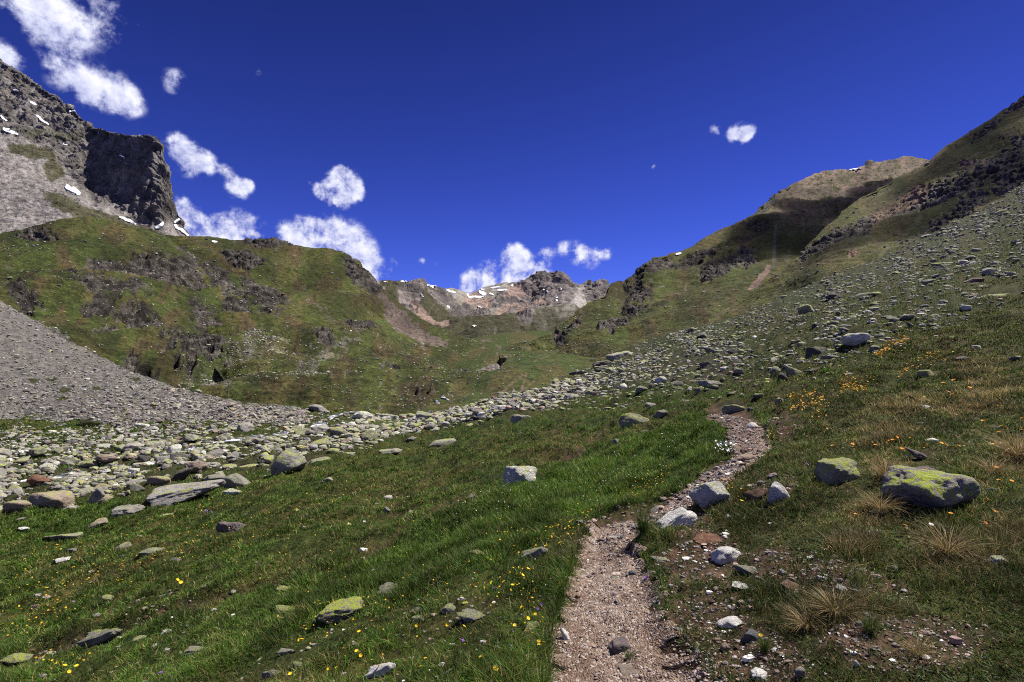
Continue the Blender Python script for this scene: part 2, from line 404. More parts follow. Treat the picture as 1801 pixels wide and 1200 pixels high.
hillB = Sheet([
 (280, [(525, 330), (470, 400), (416, 480)]),
 (380, [(640, 112), (600, 172), (560, 235), (500, 330), (450, 405), (418, 470)]),
 (450, [(716, 54), (680, 74), (640, 110), (600, 170), (560, 240), (500, 320), (450, 400), (417, 460)]),
 (600, [(722, 52), (690, 68), (650, 110), (600, 190), (550, 290), (500, 380), (445, 450)]),
 (700, [(728, 50), (690, 75), (650, 125), (620, 180), (580, 280), (540, 380), (521, 430)]),
 (770, [(712, 66), (660, 120), (625, 190), (600, 290), (574, 420)]),
 (880, [(690, 90), (650, 150), (632, 200), (622, 260)])],
 [(280, 442), (287, 414), (333, 415), (375, 418), (417, 419), (450, 417), (479, 418), (500, 427), (542, 436), (579, 438), (604, 445), (629, 460), (654, 481), (675, 510), (702, 534), (733, 555), (772, 575), (807, 591), (840, 604), (880, 622)],
 280, 880, 1.7, 330, 12, (1.35, .6))
# near knoll (left)
hillA = Sheet([
 (-350, [(500, 125), (470, 180), (435, 270), (400, 330)]),
 (0, [(570, 106), (540, 120), (500, 150), (450, 225), (412, 300)]),
 (300, [(700, 58), (650, 90), (600, 140), (550, 185), (500, 230), (450, 275), (420, 310)]),
 (500, [(724, 54), (680, 75), (640, 112), (600, 172), (560, 240), (525, 298)]),
 (560, [(727, 53), (690, 68), (650, 106), (610, 172), (577, 240)]),
 (640, [(728, 52), (700, 66), (680, 80), (655, 110)])],
 [(-350, 400), (0, 412), (42, 402), (83, 391), (125, 385), (167, 383), (196, 387), (233, 397), (267, 406), (292, 416), (317, 431), (350, 452), (400, 474), (440, 492), (480, 505), (520, 535), (560, 575), (600, 618), (640, 655)],
 -330, 578, 1.8, 330, 12, (1.4, .5))
s = hillA; PX, PY = s.PX, s.PY
q_ = ss(455, 570, PX)*(s.t[:, None] <= 1); DB = hillB.depth(PX.ravel(), PY.ravel()).reshape(PX.shape)*1.03+6
DN = np.exp(np.log(s.D)*(1-q_)+np.log(DB)*q_); s.P = np.where((s.t <= 1)[:, None, None], ray(PX, PY, DN), s.P)
for _k in range(s.nfront, s.P.shape[0]): s.P[_k] = s.P[s.nfront-1]*(1+.04*(_k-s.nfront+1)); s.P[_k, :, 2] = s.P[s.nfront-1, :, 2]-.05*s.P[s.nfront-1, :, 1]*(_k-s.nfront+1)*.5
n1 = fbm2(PX, PY*1.5, 45, 5, 41); n2 = fbm2(PX, PY*1.6, 15, 4, 42); n3 = fbm2(PX, PY*1.3, 110, 4, 43)
OUT_A = [(300, 478, 105, 46, 12), (190, 512, 95, 26, 8), (215, 470, 90, 26, 10), (465, 512, 78, 52, 15), (340, 605, 90, 42, 10), (245, 560, 60, 22, 10), (370, 560, 60, 30, 35), (195, 578, 45, 16, 5), (260, 637, 60, 14, 20), (345, 445, 50, 16, 25), (60, 412, 45, 14, 0), (40, 520, 50, 16, 20), (390, 490, 60, 26, 30), (420, 545, 40, 30, 30), (180, 540, 50, 14, 0), (120, 480, 50, 10, 0), (430, 455, 60, 12, 25)]
rb = blobs(PX, PY, OUT_A)
rock = ss(.30, .55, rb*.75+n2*.42+n1*.22)
stone = blobs(PX, PY, [(420, 650, 90, 45, 20), (520, 640, 100, 60, 15), (470, 600, 60, 40, 40), (360, 650, 60, 20, 20)])
scr = ss(.35, .7, line_mask(PX, PY, [(20, 545, 16), (130, 600, 14), (280, 660, 12), (380, 690, 14)], 1)*.7+n2*.4)
scr = np.maximum(scr, ss(.3, .7, line_mask(PX, PY, [(330, 440, 10), (400, 500, 9), (450, 570, 14), (430, 640, 26), (400, 690, 26)], 1)*.6+n2*.45)*.7)
rough_up(s, rock, 1.9, 11, 2.6, 34, 44, st=(1, 1, 1.6), micro=.45, mwl=2.5, crag=2.6, cwl=6, folds=5, fwl=42)
n = s.normals(); steep = ss(.75, .45, n[..., 2])
rock = np.clip(rock+.3*steep, 0, 1)
col = mixc((.052, .070, .012), (.095, .082, .022), ss(-.35, .45, n3+.4*n1))
col = mixc(col, (.085, .056, .024), ss(.15, .6, n1-.3*n3)*.7)
col = mixc(col, (.042, .075, .012), ss(.1, .6, n3-.4*n1)*.6)
col = mixc(col, (.20, .195, .125), stone*ss(-.1, .4, n2)*.7)
col = mixc(col, (.19, .17, .15), scr)
nb_ = fbm2(PX, PY*2.2, 9, 4, 201); col = mixc(col, (.030, .036, .011), ss(.28, .6, nb_+.25*n1)*.75)
fr = fbm3(s.P, 5, 4, 45)
col = mixc(col, mixc((.036, .031, .028), (.125, .108, .094), ss(-.3, .45, fr)), rock)
M_HILL = terrain_mat('hillside_turf', .7, 3.0, (.38, 1.7), (.5, 1.55), .9, .9)
col = col*(.68+.62*ss(-.5, .5, fbm2(PX, PY*1.5, 70, 5, 301)))[..., None]
s.build('hillside', M_HILL, col, STR, gain=.62, sat=.90); hillA_rock = rock; hillA_stone = stone; scr_A = scr

# second hill behind it
s = hillB; PX, PY = s.PX, s.PY
n1 = fbm2(PX, PY*1.4, 45, 5, 51); n2 = fbm2(PX, PY*1.5, 13, 4, 52); n3 = fbm2(PX, PY, 100, 4, 53)
rb = blobs(PX, PY, [(628, 480, 42, 24, 50), (655, 500, 30, 20, 50), (470, 425, 60, 12, 0), (430, 455, 50, 14, 0), (570, 610, 24, 12, 20), (625, 590, 26, 12, 0), (690, 655, 30, 6, 0), (640, 582, 40, 9, 10), (830, 640, 36, 12, -10)])
rock = ss(.28, .5, rb*.8+n2*.4+n1*.15)
sc2 = ss(.25, .5, line_mask(PX, PY, [(668, 520, 8), (690, 545, 16), (720, 575, 26), (755, 595, 18), (785, 602, 6)], 1)+n2*.22)
sc3 = ss(.35, .75, line_mask(PX, PY, [(540, 520, 6), (590, 570, 10), (630, 610, 14), (560, 640, 40), (520, 680, 40)], 1)*.6+n2*.45)*.6
rough_up(s, rock, 2.3, 15, 3.6, 48, 54, st=(1, 1, 1.6), micro=.6, mwl=3.5, crag=3.2, cwl=8, folds=9, fwl=60)
col = mixc((.060, .074, .013), (.098, .084, .022), ss(-.35, .45, n3+.4*n1))
col = mixc(col, (.095, .06, .028), ss(.1, .6, n1-.3*n3)*.75)
col = mixc(col, (.048, .082, .012), ss(.05, .6, n3-.3*n1)*.6)
col = mixc(col, (.22, .2, .17), ss(.5, .7, n2+.1*n1)*.4)
col = mixc(col, (.20, .18, .15), sc3); col = mixc(col, (.155, .115, .098), sc2)
nb_ = fbm2(PX, PY*2.2, 9, 4, 202); col = mixc(col, (.030, .036, .011), ss(.28, .6, nb_+.25*n1)*.75)
fr = fbm3(s.P, 7, 4, 55); col = mixc(col, mixc((.036, .031, .028), (.125, .108, .094), ss(-.3, .45, fr)), rock)
col = col*(.68+.62*ss(-.5, .5, fbm2(PX, PY*1.5, 70, 5, 302)))[..., None]
s.build('hillside', M_HILL, col, STR, gain=.62, sat=.90); hillB_rock = rock

# ================================================================== valley floor
valley = Sheet([
 (250, [(790, 32), (745, 42.5), (720, 55), (705, 70), (690, 90), (675, 120)]),
 (600, [(775, 33), (745, 42), (722, 55), (705, 74), (690, 100), (680, 130)]),
 (750, [(760, 36), (722, 55), (690, 84), (660, 130), (630, 220), (600, 450)]),
 (860, [(735, 48), (700, 68), (670, 100), (640, 150), (612, 260), (600, 400), (590, 620)]),
 (1000, [(700, 68), (655, 110), (638, 150), (612, 270), (595, 420), (580, 650)]),
 (1300, [(660, 100), (630, 160), (610, 280), (600, 400), (590, 560)])],
 [(250, 675), (600, 690), (680, 665), (750, 622), (800, 602), (860, 590), (930, 583), (1000, 580), (1300, 590)], 250, 1250, 1.8, 300, 6, (1.3, .3))
s = valley; PX, PY = s.PX, s.PY
GORGE = [(735, 702, 10), (770, 688, 16), (800, 672, 24), (835, 655, 26), (870, 640, 20), (885, 632, 8)]
gm = line_mask(PX, PY, GORGE, .9, 1.4)
hum = ell(PX, PY, 930, 655, 100, 26, -14)
n1 = fbm2(PX, PY*2.5, 45, 5, 61); n2 = fbm2(PX, PY*2.5, 11, 4, 62)
s.P[..., 2] += hum*2.2-gm*3.2+.5*fbm2(s.P[..., 0], s.P[..., 1], 16, 4, 63)*ss(40, 90, s.D)
s.P[..., 2] += 2.5*fbm2(s.P[..., 0], s.P[..., 1], 55, 3, 66)*ss(80, 160, s.D)+ss(300, 800, s.D)*3*fbm2(s.P[..., 0], s.P[..., 1], 110, 5, 64)
s.P[..., 2] -= .5*ss(.2, 0, s.t)[:, None]
col = mixc((.055, .078, .014), (.092, .082, .024), ss(-.35, .4, n1))
col = mixc(col, (.045, .085, .012), blobs(PX, PY, [(1000, 635, 150, 16, -8), (640, 722, 150, 12, 0)])*.7)
tr = np.maximum.reduce([line_mask(PX, PY, L, .7, 1.5) for L in (
 [(885, 690, 4), (905, 680, 3), (925, 672, 3), (915, 690, 3), (940, 676, 2)], [(895, 655, 2), (905, 640, 2), (900, 636, 2)], [(878, 656, 2), (890, 645, 2), (903, 640, 2)], [(872, 626, 2), (884, 612, 3), (866, 603, 2), (848, 598, 3)], [(850, 612, 4), (835, 608, 4), (862, 596, 5)], [(940, 652, 2), (965, 645, 2)])])
col = mixc(col, (.24, .165, .135), np.clip(tr, 0, 1)*ss(-.4, .3, n2)*.6)
col = mixc(col, mixc((.13, .11, .10), (.24, .215, .20), ss(-.3, .4, fbm2(PX-PY*.6, PY*.3, 9, 3, 65))), ss(.3, .6, gm+n2*.15))
s.build('valley_floor', terrain_mat('valley_turf', .6, 2.4, (.42, 1.65), (.55, 1.5), .8, .5), col, STR, gain=.60, sat=.92)

# ================================================================== cliff mountain on the left
cliff = Sheet([
 (-350, [(430, 400), (300, 560), (100, 800), (-100, 1100)]),
 (0, [(440, 420), (380, 480), (300, 560), (242, 625), (180, 720), (104, 840)]),
 (150, [(430, 455), (390, 500), (345, 555), (330, 590), (280, 640), (213, 720)]),
 (250, [(440, 510), (400, 548), (388, 556), (300, 575), (237, 592)]),
 (300, [(445, 530), (405, 560), (392, 570), (340, 585)]),
 (336, [(445, 550), (425, 572), (416, 580)])],
 [(-350, -90), (-100, 50), (0, 104), (20, 117), (42, 129), (65, 146), (90, 162), (121, 183), (146, 204), (158, 219), (167, 225), (182, 226), (196, 233), (225, 237), (242, 240), (254, 237), (264, 239), (271, 243), (280, 249), (285, 256), (288, 272), (292, 290), (296, 306), (300, 327), (303, 345), (306, 362), (312, 374), (320, 386), (322, 399), (333, 414), (336, 420)],
 -330, 336, 1.35, 360, 14, (1.35, .8), rs=10)
s = cliff; PX, PY = s.PX, s.PY
n1 = fbm2(PX, PY, 40, 5, 71); n2 = fbm2(PX, PY, 12, 4, 72)
foot = np.interp(PX, [-350, 0, 40, 90, 130, 170, 210, 250, 280, 305, 336], [160, 242, 246, 262, 320, 356, 376, 392, 400, 396, 418])
rock = ss(10, -8, PY-foot+n1*14)
apron = 1-rock
green = ss(.25, .6, blobs(PX, PY, [(120, 362, 60, 20, 30), (165, 378, 60, 14, 20), (210, 390, 40, 10, 15), (60, 268, 60, 16, 10), (95, 300, 26, 26, 30), (250, 405, 50, 12, 12), (180, 345, 40, 8, 35)])+n2*.3+.1*n1)*apron
r, q = rough_up(s, rock, 7, 60, 4, 130, 73, st=(1.6, 1.6, .35), micro=1.8, mwl=8, crag=3.2, cwl=20, base_sink=3)
col = mixc((.115, .10, .092), (.205, .18, .165), ss(-.3, .5, fbm3(s.P, 26, 5, 74, .6, False, (1.4, 1.4, .45))))
col = mixc(col, (.15, .115, .075), ss(.2, .6, n1)*.5)
col = mixc(col, (.09, .095, .04), ss(.1, .5, ell(PX, PY, 90, 236, 90, 14, 6)+n2*.4-.2)*.6)
ap = mixc((.225, .195, .182), (.29, .255, .235), ss(-.3, .4, fbm2(PX-PY*.25, PY*.22, 14, 4, 75)))
ap = mixc(ap, (.088, .084, .03), green)
ap = mixc(ap, (.15, .125, .11), ss(.3, .6, n2)*.4)
col = mixc(ap, col, rock)
M_CLIFF = terrain_mat('cliff_rock', 3, 11, (.55, 1.5), (.6, 1.45), .9, 3)
s.build('mountain', M_CLIFF, col, STR, gain=.80, sat=.62)

# ================================================================== far range at the head of the valley
far = Sheet([
 (620, [(560, 900), (540, 1200), (515, 1700), (496, 2100)]),
 (740, [(600, 620), (565, 950), (535, 1400), (510, 1800), (490, 2100)]),
 (830, [(606, 600), (576, 1050), (550, 1600), (530, 2200), (514, 2700)]),
 (960, [(604, 600), (575, 1100), (550, 1700), (530, 2250), (510, 2500), (474, 2800)]),
 (1060, [(590, 760), (560, 1300), (545, 1800), (525, 2400), (493, 2800)]),
 (1140, [(560, 1100), (540, 1600), (520, 2300), (500, 2800)])],
 [(620, 500), (665, 495), (676, 493), (687, 492), (690, 496), (707, 494), (720, 496), (727, 491), (736, 489), (746, 494), (750, 500), (775, 505), (797, 506), (810, 511), (822, 516), (830, 514), (850, 504), (870, 501), (885, 497), (902, 496), (915, 494), (927, 486), (945, 478), (960, 474), (975, 475), (979, 471), (984, 474), (990, 472), (1000, 482), (1012, 494), (1020, 501), (1027, 497), (1039, 494), (1042, 497), (1052, 491), (1060, 493), (1065, 495), (1075, 503), (1140, 500)],
 620, 1140, .9, 240, 10, (1.25, .7), rs=16)
s = far; PX, PY = s.PX, s.PY
n1 = fbm2(PX, PY*1.3, 26, 5, 81); n2 = fbm2(PX, PY*1.3, 7, 4, 82); nd = fbm2(PX-PY, PY*.5, 12, 4, 83)
rk = blobs(PX, PY, [(960, 505, 70, 48, 0), (985, 490, 40, 26, 0), (1050, 510, 34, 26, -25), (930, 545, 50, 14, 0), (735, 496, 26, 12, 0), (720, 520, 26, 26, 40), (770, 515, 40, 16, 20), (830, 545, 50, 20, 10), (900, 525, 50, 18, 0), (1000, 550, 50, 10, 0), (925, 575, 20, 10, 0)])
rock = ss(.15, .45, rk+.28*n2+.1*n1)
r, q = rough_up(s, .25+.75*rock, 24, 190, 14, 320, 84, st=(1.2, 1.2, .6), micro=7, mwl=30, crag=9, cwl=70, folds=60, fwl=380)
fr = fbm3(s.P, 80, 5, 85)
veg = (.085, .078, .034)
base = mixc((.22, .20, .175), (.16, .15, .115), ss(-.3, .3, n1))
green = ss(535, 572, PY+n1*16+16*ss(880, 780, PX)-16*ss(880, 940, PX))
green = np.maximum(green, ss(.1, .5, blobs(PX, PY, [(700, 505, 45, 16, 25), (760, 540, 70, 26, 30), (700, 525, 30, 30, 40)])+n2*.2))
col = mixc(base, mixc(veg, (.070, .070, .024), ss(-.2, .3, n2))*.62, green)
col = mixc(col, mixc((.085, .072, .07), (.17, .14, .13), ss(-.25, .45, fr)), rock)
pale = ss(.15, .5, blobs(PX, PY, [(985, 535, 42, 16, 0), (1005, 525, 24, 22, 20), (1025, 520, 14, 22, 25), (960, 522, 22, 12, 25), (1030, 540, 40, 8, -20), (1000, 555, 60, 8, 0)])+nd*.25+n2*.1)*(1-rock*.75)
col = mixc(col, (.30, .265, .25), pale)
pk = ss(.15, .5, blobs(PX, PY, [(840, 520, 30, 10, 0), (905, 508, 22, 9, -15), (890, 540, 24, 8, -15), (920, 548, 22, 9, 30), (950, 522, 16, 8, 20), (755, 550, 50, 8, 32)])+n2*.25)
col = mixc(col, (.26, .165, .13), pk*.8)
st = ss(.45, .8, fbm2((PX+PY*.9), (PY-PX*.5)*.22, 6, 3, 86)+.15*n1)*(1-rock)*ss(560, 520, PY)
col = mixc(col, (.26, .23, .205), st*.6)
s.build('mountain', terrain_mat('far_rock', 9, 34, (.6, 1.45), (.65, 1.4), .9, 8), col, STR, gain=.98, sat=.72)

# ================================================================== right-hand mountain with the brown summit
rmt = Sheet([
 (880, [(640, 170), (628, 200), (618, 240)]),
 (1000, [(650, 125), (600, 230), (553, 340)]),
 (1100, [(640, 125), (590, 230), (550, 330), (500, 480)]),
 (1200, [(615, 140), (570, 230), (520, 360), (480, 480), (440, 560)]),
 (1312, [(595, 165), (540, 270), (480, 380), (430, 560), (387, 700)]),
 (1450, [(565, 215), (480, 350), (420, 520), (360, 750), (300, 1000)]),
 (1635, [(510, 290), (430, 450), (350, 700), (281, 1050)]),
 (2100, [(400, 300), (330, 600), (250, 1100)])],
 [(880, 622), (900, 611), (935, 597), (966, 578), (994, 560), (1017, 546), (1044, 526), (1075, 504), (1100, 498), (1110, 486), (1126, 469), (1137, 458), (1148, 450), (1161, 447), (1187, 445), (1200, 445), (1213, 439), (1243, 417), (1282, 396), (1312, 387), (1320, 378), (1343, 357), (1377, 331), (1412, 315), (1447, 300), (1468, 298), (1490, 299), (1507, 296), (1520, 291), (1526, 284), (1532, 282), (1538, 286), (1546, 286), (1577, 279), (1600, 277), (1620, 279), (1635, 281), (1700, 280), (1801, 270), (2100, 250)],
 880, 1900, 1.8, 330, 12, (1.3, .6))
s = rmt; PX, PY = s.PX, s.PY
n1 = fbm2(PX, PY*1.4, 42, 5, 91); n2 = fbm2(PX, PY*1.5, 12, 4, 92); n3 = fbm2(PX, PY, 100, 4, 93)
rb = blobs(PX, PY, [(1150, 468, 48, 20, -15), (1190, 470, 40, 16, 0), (1262, 472, 48, 28, -20), (1300, 455, 40, 22, -20), (1245, 488, 22, 12, 0), (1120, 515, 40, 26, -15), (1115, 545, 30, 14, 0), (1330, 395, 40, 10, 0), (1527, 288, 12, 8, 0), (1350, 360, 30, 10, -40), (1120, 480, 20, 20, -50), (985, 590, 20, 14, -40), (1010, 570, 26, 8, -40), (1080, 570, 40, 14, -20), (1230, 450, 60, 12, -20)])
rock = ss(.30, .52, rb*.8+n2*.4+n1*.15)
brown = ss(-30, 40, (PX-1300)*.5-(PY-385)-n1*20)*ss(1255, 1420, PX+n1*40)*ss(430, 330, PY+n1*24)
rough_up(s, np.clip(rock+.7*brown, 0, 1), 4.0, 30, 7.0, 80, 94, st=(1, 1, 1.5), micro=.9, mwl=5, crag=4.2, cwl=11, folds=5, fwl=90)
col = mixc((.062, .074, .014), (.10, .084, .024), ss(-.35, .45, n3+.4*n1))
col = mixc(col, (.105, .066, .032), ss(.1, .6, n1)*.7)
col = mixc(col, (.048, .083, .013), ell(PX, PY, 1200, 545, 260, 60, -25)*ss(-.3, .4, n2)*.6)
col = mixc(col, (.20, .185, .14), ss(.5, .72, n2+.15*n1)*.45)
col = mixc(col, mixc((.225, .152, .118), (.17, .13, .095), ss(-.3, .4, fbm2(PX+PY, PY*.4, 16, 4, 95))), brown*ss(-.7, .1, n2+.2*n3))
col = mixc(col, (.088, .08, .035), brown*ss(.1, .6, n1-.2*n2)*.6)
gul = line_mask(PX, PY, [(1352, 462, 7), (1345, 480, 9), (1335, 500, 7), (1318, 512, 4)], .5)
gul2 = line_mask(PX, PY, [(1365, 395, 3), (1362, 430, 3), (1362, 460, 5)], .7)
col = mixc(col, (.27, .175, .145), gul); col = mixc(col, (.18, .16, .14), gul2*.7)
nb_ = fbm2(PX, PY*2.2, 9, 4, 203); col = mixc(col, (.030, .036, .011), ss(.28, .6, nb_+.25*n1)*.75)
fr = fbm3(s.P, 8, 4, 96); col = mixc(col, mixc((.036, .031, .028), (.125, .108, .094), ss(-.3, .45, fr)), rock)
M_RMT = terrain_mat('mountain_turf', 1.2, 5, (.42, 1.65), (.55, 1.5), .9, 1.2)
col = col*(.68+.62*ss(-.5, .5, fbm2(PX, PY*1.5, 70, 5, 303)))[..., None]
s.build('mountain', M_RMT, col, STR, gain=.62, sat=.92); rmt_rock = rock

# ================================================================== right fore-slope with rock bands
fore = Sheet([
 (1230, [(606, 128), (592, 142), (580, 158)]),
 (1350, [(580, 122), (530, 185), (497, 230)]),
 (1460, [(530, 130), (450, 220), (396, 290)]),
 (1635, [(450, 145), (360, 265), (280, 400)]),
 (1801, [(365, 150), (260, 280), (170, 380)]),
 (2100, [(215, 160), (100, 250), (-20, 340)])],
 [(1230, 582), (1250, 562), (1300, 530), (1350, 497), (1390, 468), (1420, 440), (1460, 396), (1512, 348), (1577, 313), (1620, 290), (1635, 281), (1660, 264), (1685, 248), (1710, 231), (1728, 218), (1750, 204), (1767, 192), (1785, 181), (1801, 171), (2100, -20)],
 1230, 2060, 1.8, 330, 12, (1.3, .7))
s = fore; PX, PY = s.PX, s.PY
n1 = fbm2(PX, PY*1.4, 40, 5, 101); n2 = fbm2(PX, PY*1.5, 11, 4, 102); n3 = fbm2(PX+PY, PY-PX, 110, 4, 103)
BAND = [(1410, 455, 16), (1460, 425, 22), (1510, 400, 30), (1560, 375, 30), (1620, 350, 26), (1690, 330, 40), (1760, 290, 50), (1830, 240, 50)]
rb = line_mask(PX, PY, BAND, 1, 1.2)
rb2 = blobs(PX, PY, [(1640, 395, 60, 16, -32), (1700, 360, 60, 18, -32), (1705, 288, 26, 12, 0), (1790, 182, 40, 10, -35), (1605, 345, 36, 12, -20), (1740, 225, 60, 8, -38), (1600, 420, 40, 10, -30), (1780, 310, 60, 26, -30), (1500, 452, 12, 8, 0)])
rock = ss(.32, .55, np.maximum(rb*.7, rb2*.85)+n2*.4+n1*.15)
rough_up(s, rock, 2.2, 11, 2.8, 40, 104, st=(1, 1, 1.4), micro=.45, mwl=2.6, crag=1.9, cwl=7, folds=4, fwl=45)
col = mixc((.064, .074, .015), (.10, .086, .026), ss(-.35, .45, n3+.4*n1))
col = mixc(col, (.10, .068, .032), ss(.1, .6, n1)*.5)
col = mixc(col, (.13, .12, .075), ss(.3, .6, fbm2(PX+PY*1.6, (PY-PX*.6)*.25, 16, 3, 106)+.2*n2)*.5)
nb_ = fbm2(PX, PY*2.2, 9, 4, 204); col = mixc(col, (.030, .036, .011), ss(.28, .6, nb_+.25*n1)*.75)
fr = fbm3(s.P, 5, 4, 105)
pinkm = ss(.1, .45, blobs(PX, PY, [(1705, 288, 34, 16, 0), (1600, 345, 50, 16, -20), (1555, 390, 24, 34, 10), (1545, 420, 24, 20, 0), (1620, 330, 30, 14, -20), (1505, 455, 16, 10, 0)])+n2*.2)
rc = mixc(mixc((.058, .051, .046), (.15, .13, .115), ss(-.3, .45, fr)), mixc((.20, .12, .09), (.30, .20, .155), ss(-.3, .4, fr)), pinkm)
col = mixc(col, rc, rock)
col = col*(.68+.62*ss(-.5, .5, fbm2(PX, PY*1.5, 70, 5, 304)))[..., None]
s.build('hillside', M_HILL, col, STR, gain=.66, sat=.92); fore_rock = rock
# ------------------------------------------------------------------ camera, sun, sky
SC.cycles.use_denoising = False; SC.cycles.pixel_filter_type = 'BLACKMAN_HARRIS'; SC.cycles.filter_width = 1.05
cam = bpy.data.cameras.new('camera'); cam.sensor_width = 36; cam.lens = 18; cam.clip_end = 20000; cam.clip_start = .05
co = bpy.data.objects.new('camera', cam); COL.objects.link(co); co.location = (0, 0, EYE); co.rotation_euler = (math.pi/2, 0, 0)
SC.camera = co; SC.cycles.max_bounces = 6; SC.cycles.diffuse_bounces = 3; SC.cycles.volume_bounces = 1
SUN_EL, SUN_AZ = math.radians(58), math.radians(67)
LDIR = Vector((math.cos(SUN_EL)*math.sin(SUN_AZ), math.cos(SUN_EL)*math.cos(SUN_AZ), math.sin(SUN_EL)))
sl = bpy.data.lights.new('sun', 'SUN'); sl.energy = 5.0; sl.angle = math.radians(.5); sl.color = (1, .94, .84)
so = bpy.data.objects.new('sun', sl); COL.objects.link(so); so.rotation_euler = LDIR.to_track_quat('Z', 'Y').to_euler(); so.location = (0, 0, 50)
SC.view_settings.view_transform = 'Standard'; SC.view_settings.look = 'None'; SC.view_settings.exposure = .8; SC.view_settings.gamma = 1

w = bpy.data.worlds.new('World'); SC.world = w; w.use_nodes = True
nt = w.node_tree; nt.nodes.clear()
out = N(nt, 'ShaderNodeOutputWorld'); bg = N(nt, 'ShaderNodeBackground'); nt.links.new(bg.outputs[0], out.inputs[0])
sky = N(nt, 'ShaderNodeTexSky', sky_type='NISHITA', sun_disc=False, sun_elevation=SUN_EL, sun_rotation=SUN_AZ, altitude=2300, air_density=1.0, dust_density=.3, ozone_density=4.0)
tc = N(nt, 'ShaderNodeTexCoord'); D_ = tc.outputs['Generated']
def math_(op, a, b=None, c=None):
    n = N(nt, 'ShaderNodeMath', operation=op)
    for i, v in enumerate((a, b, c)):
        if v is None: continue
        if isinstance(v, (int, float)): n.inputs[i].default_value = v
        else: nt.links.new(v, n.inputs[i])
    return n.outputs[0]
LOBES = [(70, 15, 68, .62), (150, 30, 74, .62), (100, 80, 50, .62), (215, 25, 42, .6), (45, -15, 70, .7), (112, 133, 36, .7), (190, 160, 48, .85), (150, 158, 38, .7), (225, 178, 34, .85), (12, 100, 32), (-25, 90, 40),
 (316, 262, 30), (336, 282, 36), (362, 288, 22), (312, 246, 17), (398, 300, 14, .7), (418, 331, 24), (436, 328, 14), (306, 138, 24, .6), (300, 155, 14, .5),
 (592, 334, 34), (576, 340, 22), (604, 332, 34), (612, 318, 26), (600, 303, 15), (560, 332, 18), (624, 338, 18), (543, 320, 8, .7),
 (326, 398, 40), (370, 402, 42), (408, 390, 32), (440, 404, 30), (390, 418, 44), (318, 360, 20), (300, 400, 40),
 (512, 410, 30), (545, 422, 44), (580, 418, 40), (612, 422, 38), (625, 450, 44), (570, 445, 60), (655, 468, 22), (684, 470, 18, .8), (600, 470, 50), (660, 490, 20, .8),
 (905, 448, 24), (893, 468, 28), (925, 476, 30), (860, 472, 20, .8), (838, 497, 27), (862, 502, 20), (910, 490, 34), (950, 490, 26), (822, 500, 18),
 (962, 450, 17, .75), (1012, 444, 24, .7), (1035, 452, 24, .8), (990, 438, 15, .6), (1066, 446, 14, .55),
 (1303, 234, 20), (1322, 229, 13), (1286, 237, 15), (1310, 240, 14), (1259, 230, 14, .75), (770, 466, 8, .5), (742, 460, 8, .5), (454, 128, 9, .5), (1148, 294, 5, .3), (1153, 290, 5, .34), (1158, 286, 5, .34), (1163, 282, 5, .3)]
tot = None
for L in LOBES:
    px, py, r = L[:3]; wt = L[3] if len(L) > 3 else 1
    v = Vector(((px-CX)/F, 1, -(py-CY)/F)); ln = v.length; v.normalize()
    dn = N(nt, 'ShaderNodeVectorMath', operation='DISTANCE'); dn.inputs[1].default_value = v; nt.links.new(D_, dn.inputs[0])
    mr = N(nt, 'ShaderNodeMapRange', interpolation_type='SMOOTHSTEP')
    for i, q in enumerate((0, 1.42*r/F/ln**1.5, wt, 0)): mr.inputs[1+i].default_value = q
    nt.links.new(dn.outputs['Value'], mr.inputs[0])
    tot = mr.outputs[0] if tot is None else math_('ADD', tot, mr.outputs[0])
# unseen broken clouds, added overhead and behind the viewer for neutral fill light
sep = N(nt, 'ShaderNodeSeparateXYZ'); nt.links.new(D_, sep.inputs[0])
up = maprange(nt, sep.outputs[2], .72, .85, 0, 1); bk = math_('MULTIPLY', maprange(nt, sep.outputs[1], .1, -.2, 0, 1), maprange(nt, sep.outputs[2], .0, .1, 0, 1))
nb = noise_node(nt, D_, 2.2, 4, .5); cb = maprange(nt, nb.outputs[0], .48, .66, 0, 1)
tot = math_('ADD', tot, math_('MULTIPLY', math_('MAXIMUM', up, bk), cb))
tot = math_('MINIMUM', tot, 1.0)
n1 = noise_node(nt, D_, 13.2, 10, .66, .15)
sh = N(nt, 'ShaderNodeVectorMath', operation='ADD'); sh.inputs[1].default_value = LDIR*.014; nt.links.new(D_, sh.inputs[0])
n2 = noise_node(nt, sh.outputs[0], 13.2, 8, .66, .15)
env = maprange(nt, tot, 0, .45, 0, 1)
nB = noise_node(nt, D_, 48, 6, .62, .2)
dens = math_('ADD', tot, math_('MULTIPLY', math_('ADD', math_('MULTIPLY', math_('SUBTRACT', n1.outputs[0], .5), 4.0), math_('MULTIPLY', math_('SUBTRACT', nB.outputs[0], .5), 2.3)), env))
for px, py, r, wt in ((1303, 234, 22, .75), (1318, 230, 15, .3), (1288, 237, 14, .3)):      # dense hearts of the small lone cloud
    v = Vector(((px-CX)/F, 1, -(py-CY)/F)); ln = v.length; v.normalize()
    dn = N(nt, 'ShaderNodeVectorMath', operation='DISTANCE'); dn.inputs[1].default_value = v; nt.links.new(D_, dn.inputs[0])
    dens = math_('ADD', dens, maprange(nt, dn.outputs['Value'], 0, 1.3*r/F/ln**1.5, wt, 0))
al = N(nt, 'ShaderNodeMapRange', interpolation_type='SMOOTHSTEP')
for i, q in enumerate((.14, 1.22, 0, 1)): al.inputs[1+i].default_value = q
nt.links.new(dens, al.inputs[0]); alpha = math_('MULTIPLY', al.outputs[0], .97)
shade = maprange(nt, math_('SUBTRACT', n1.outputs[0], n2.outputs[0]), -.13, .13, 0, 1)
thick = maprange(nt, dens, .3, 1.5, .25, 1)
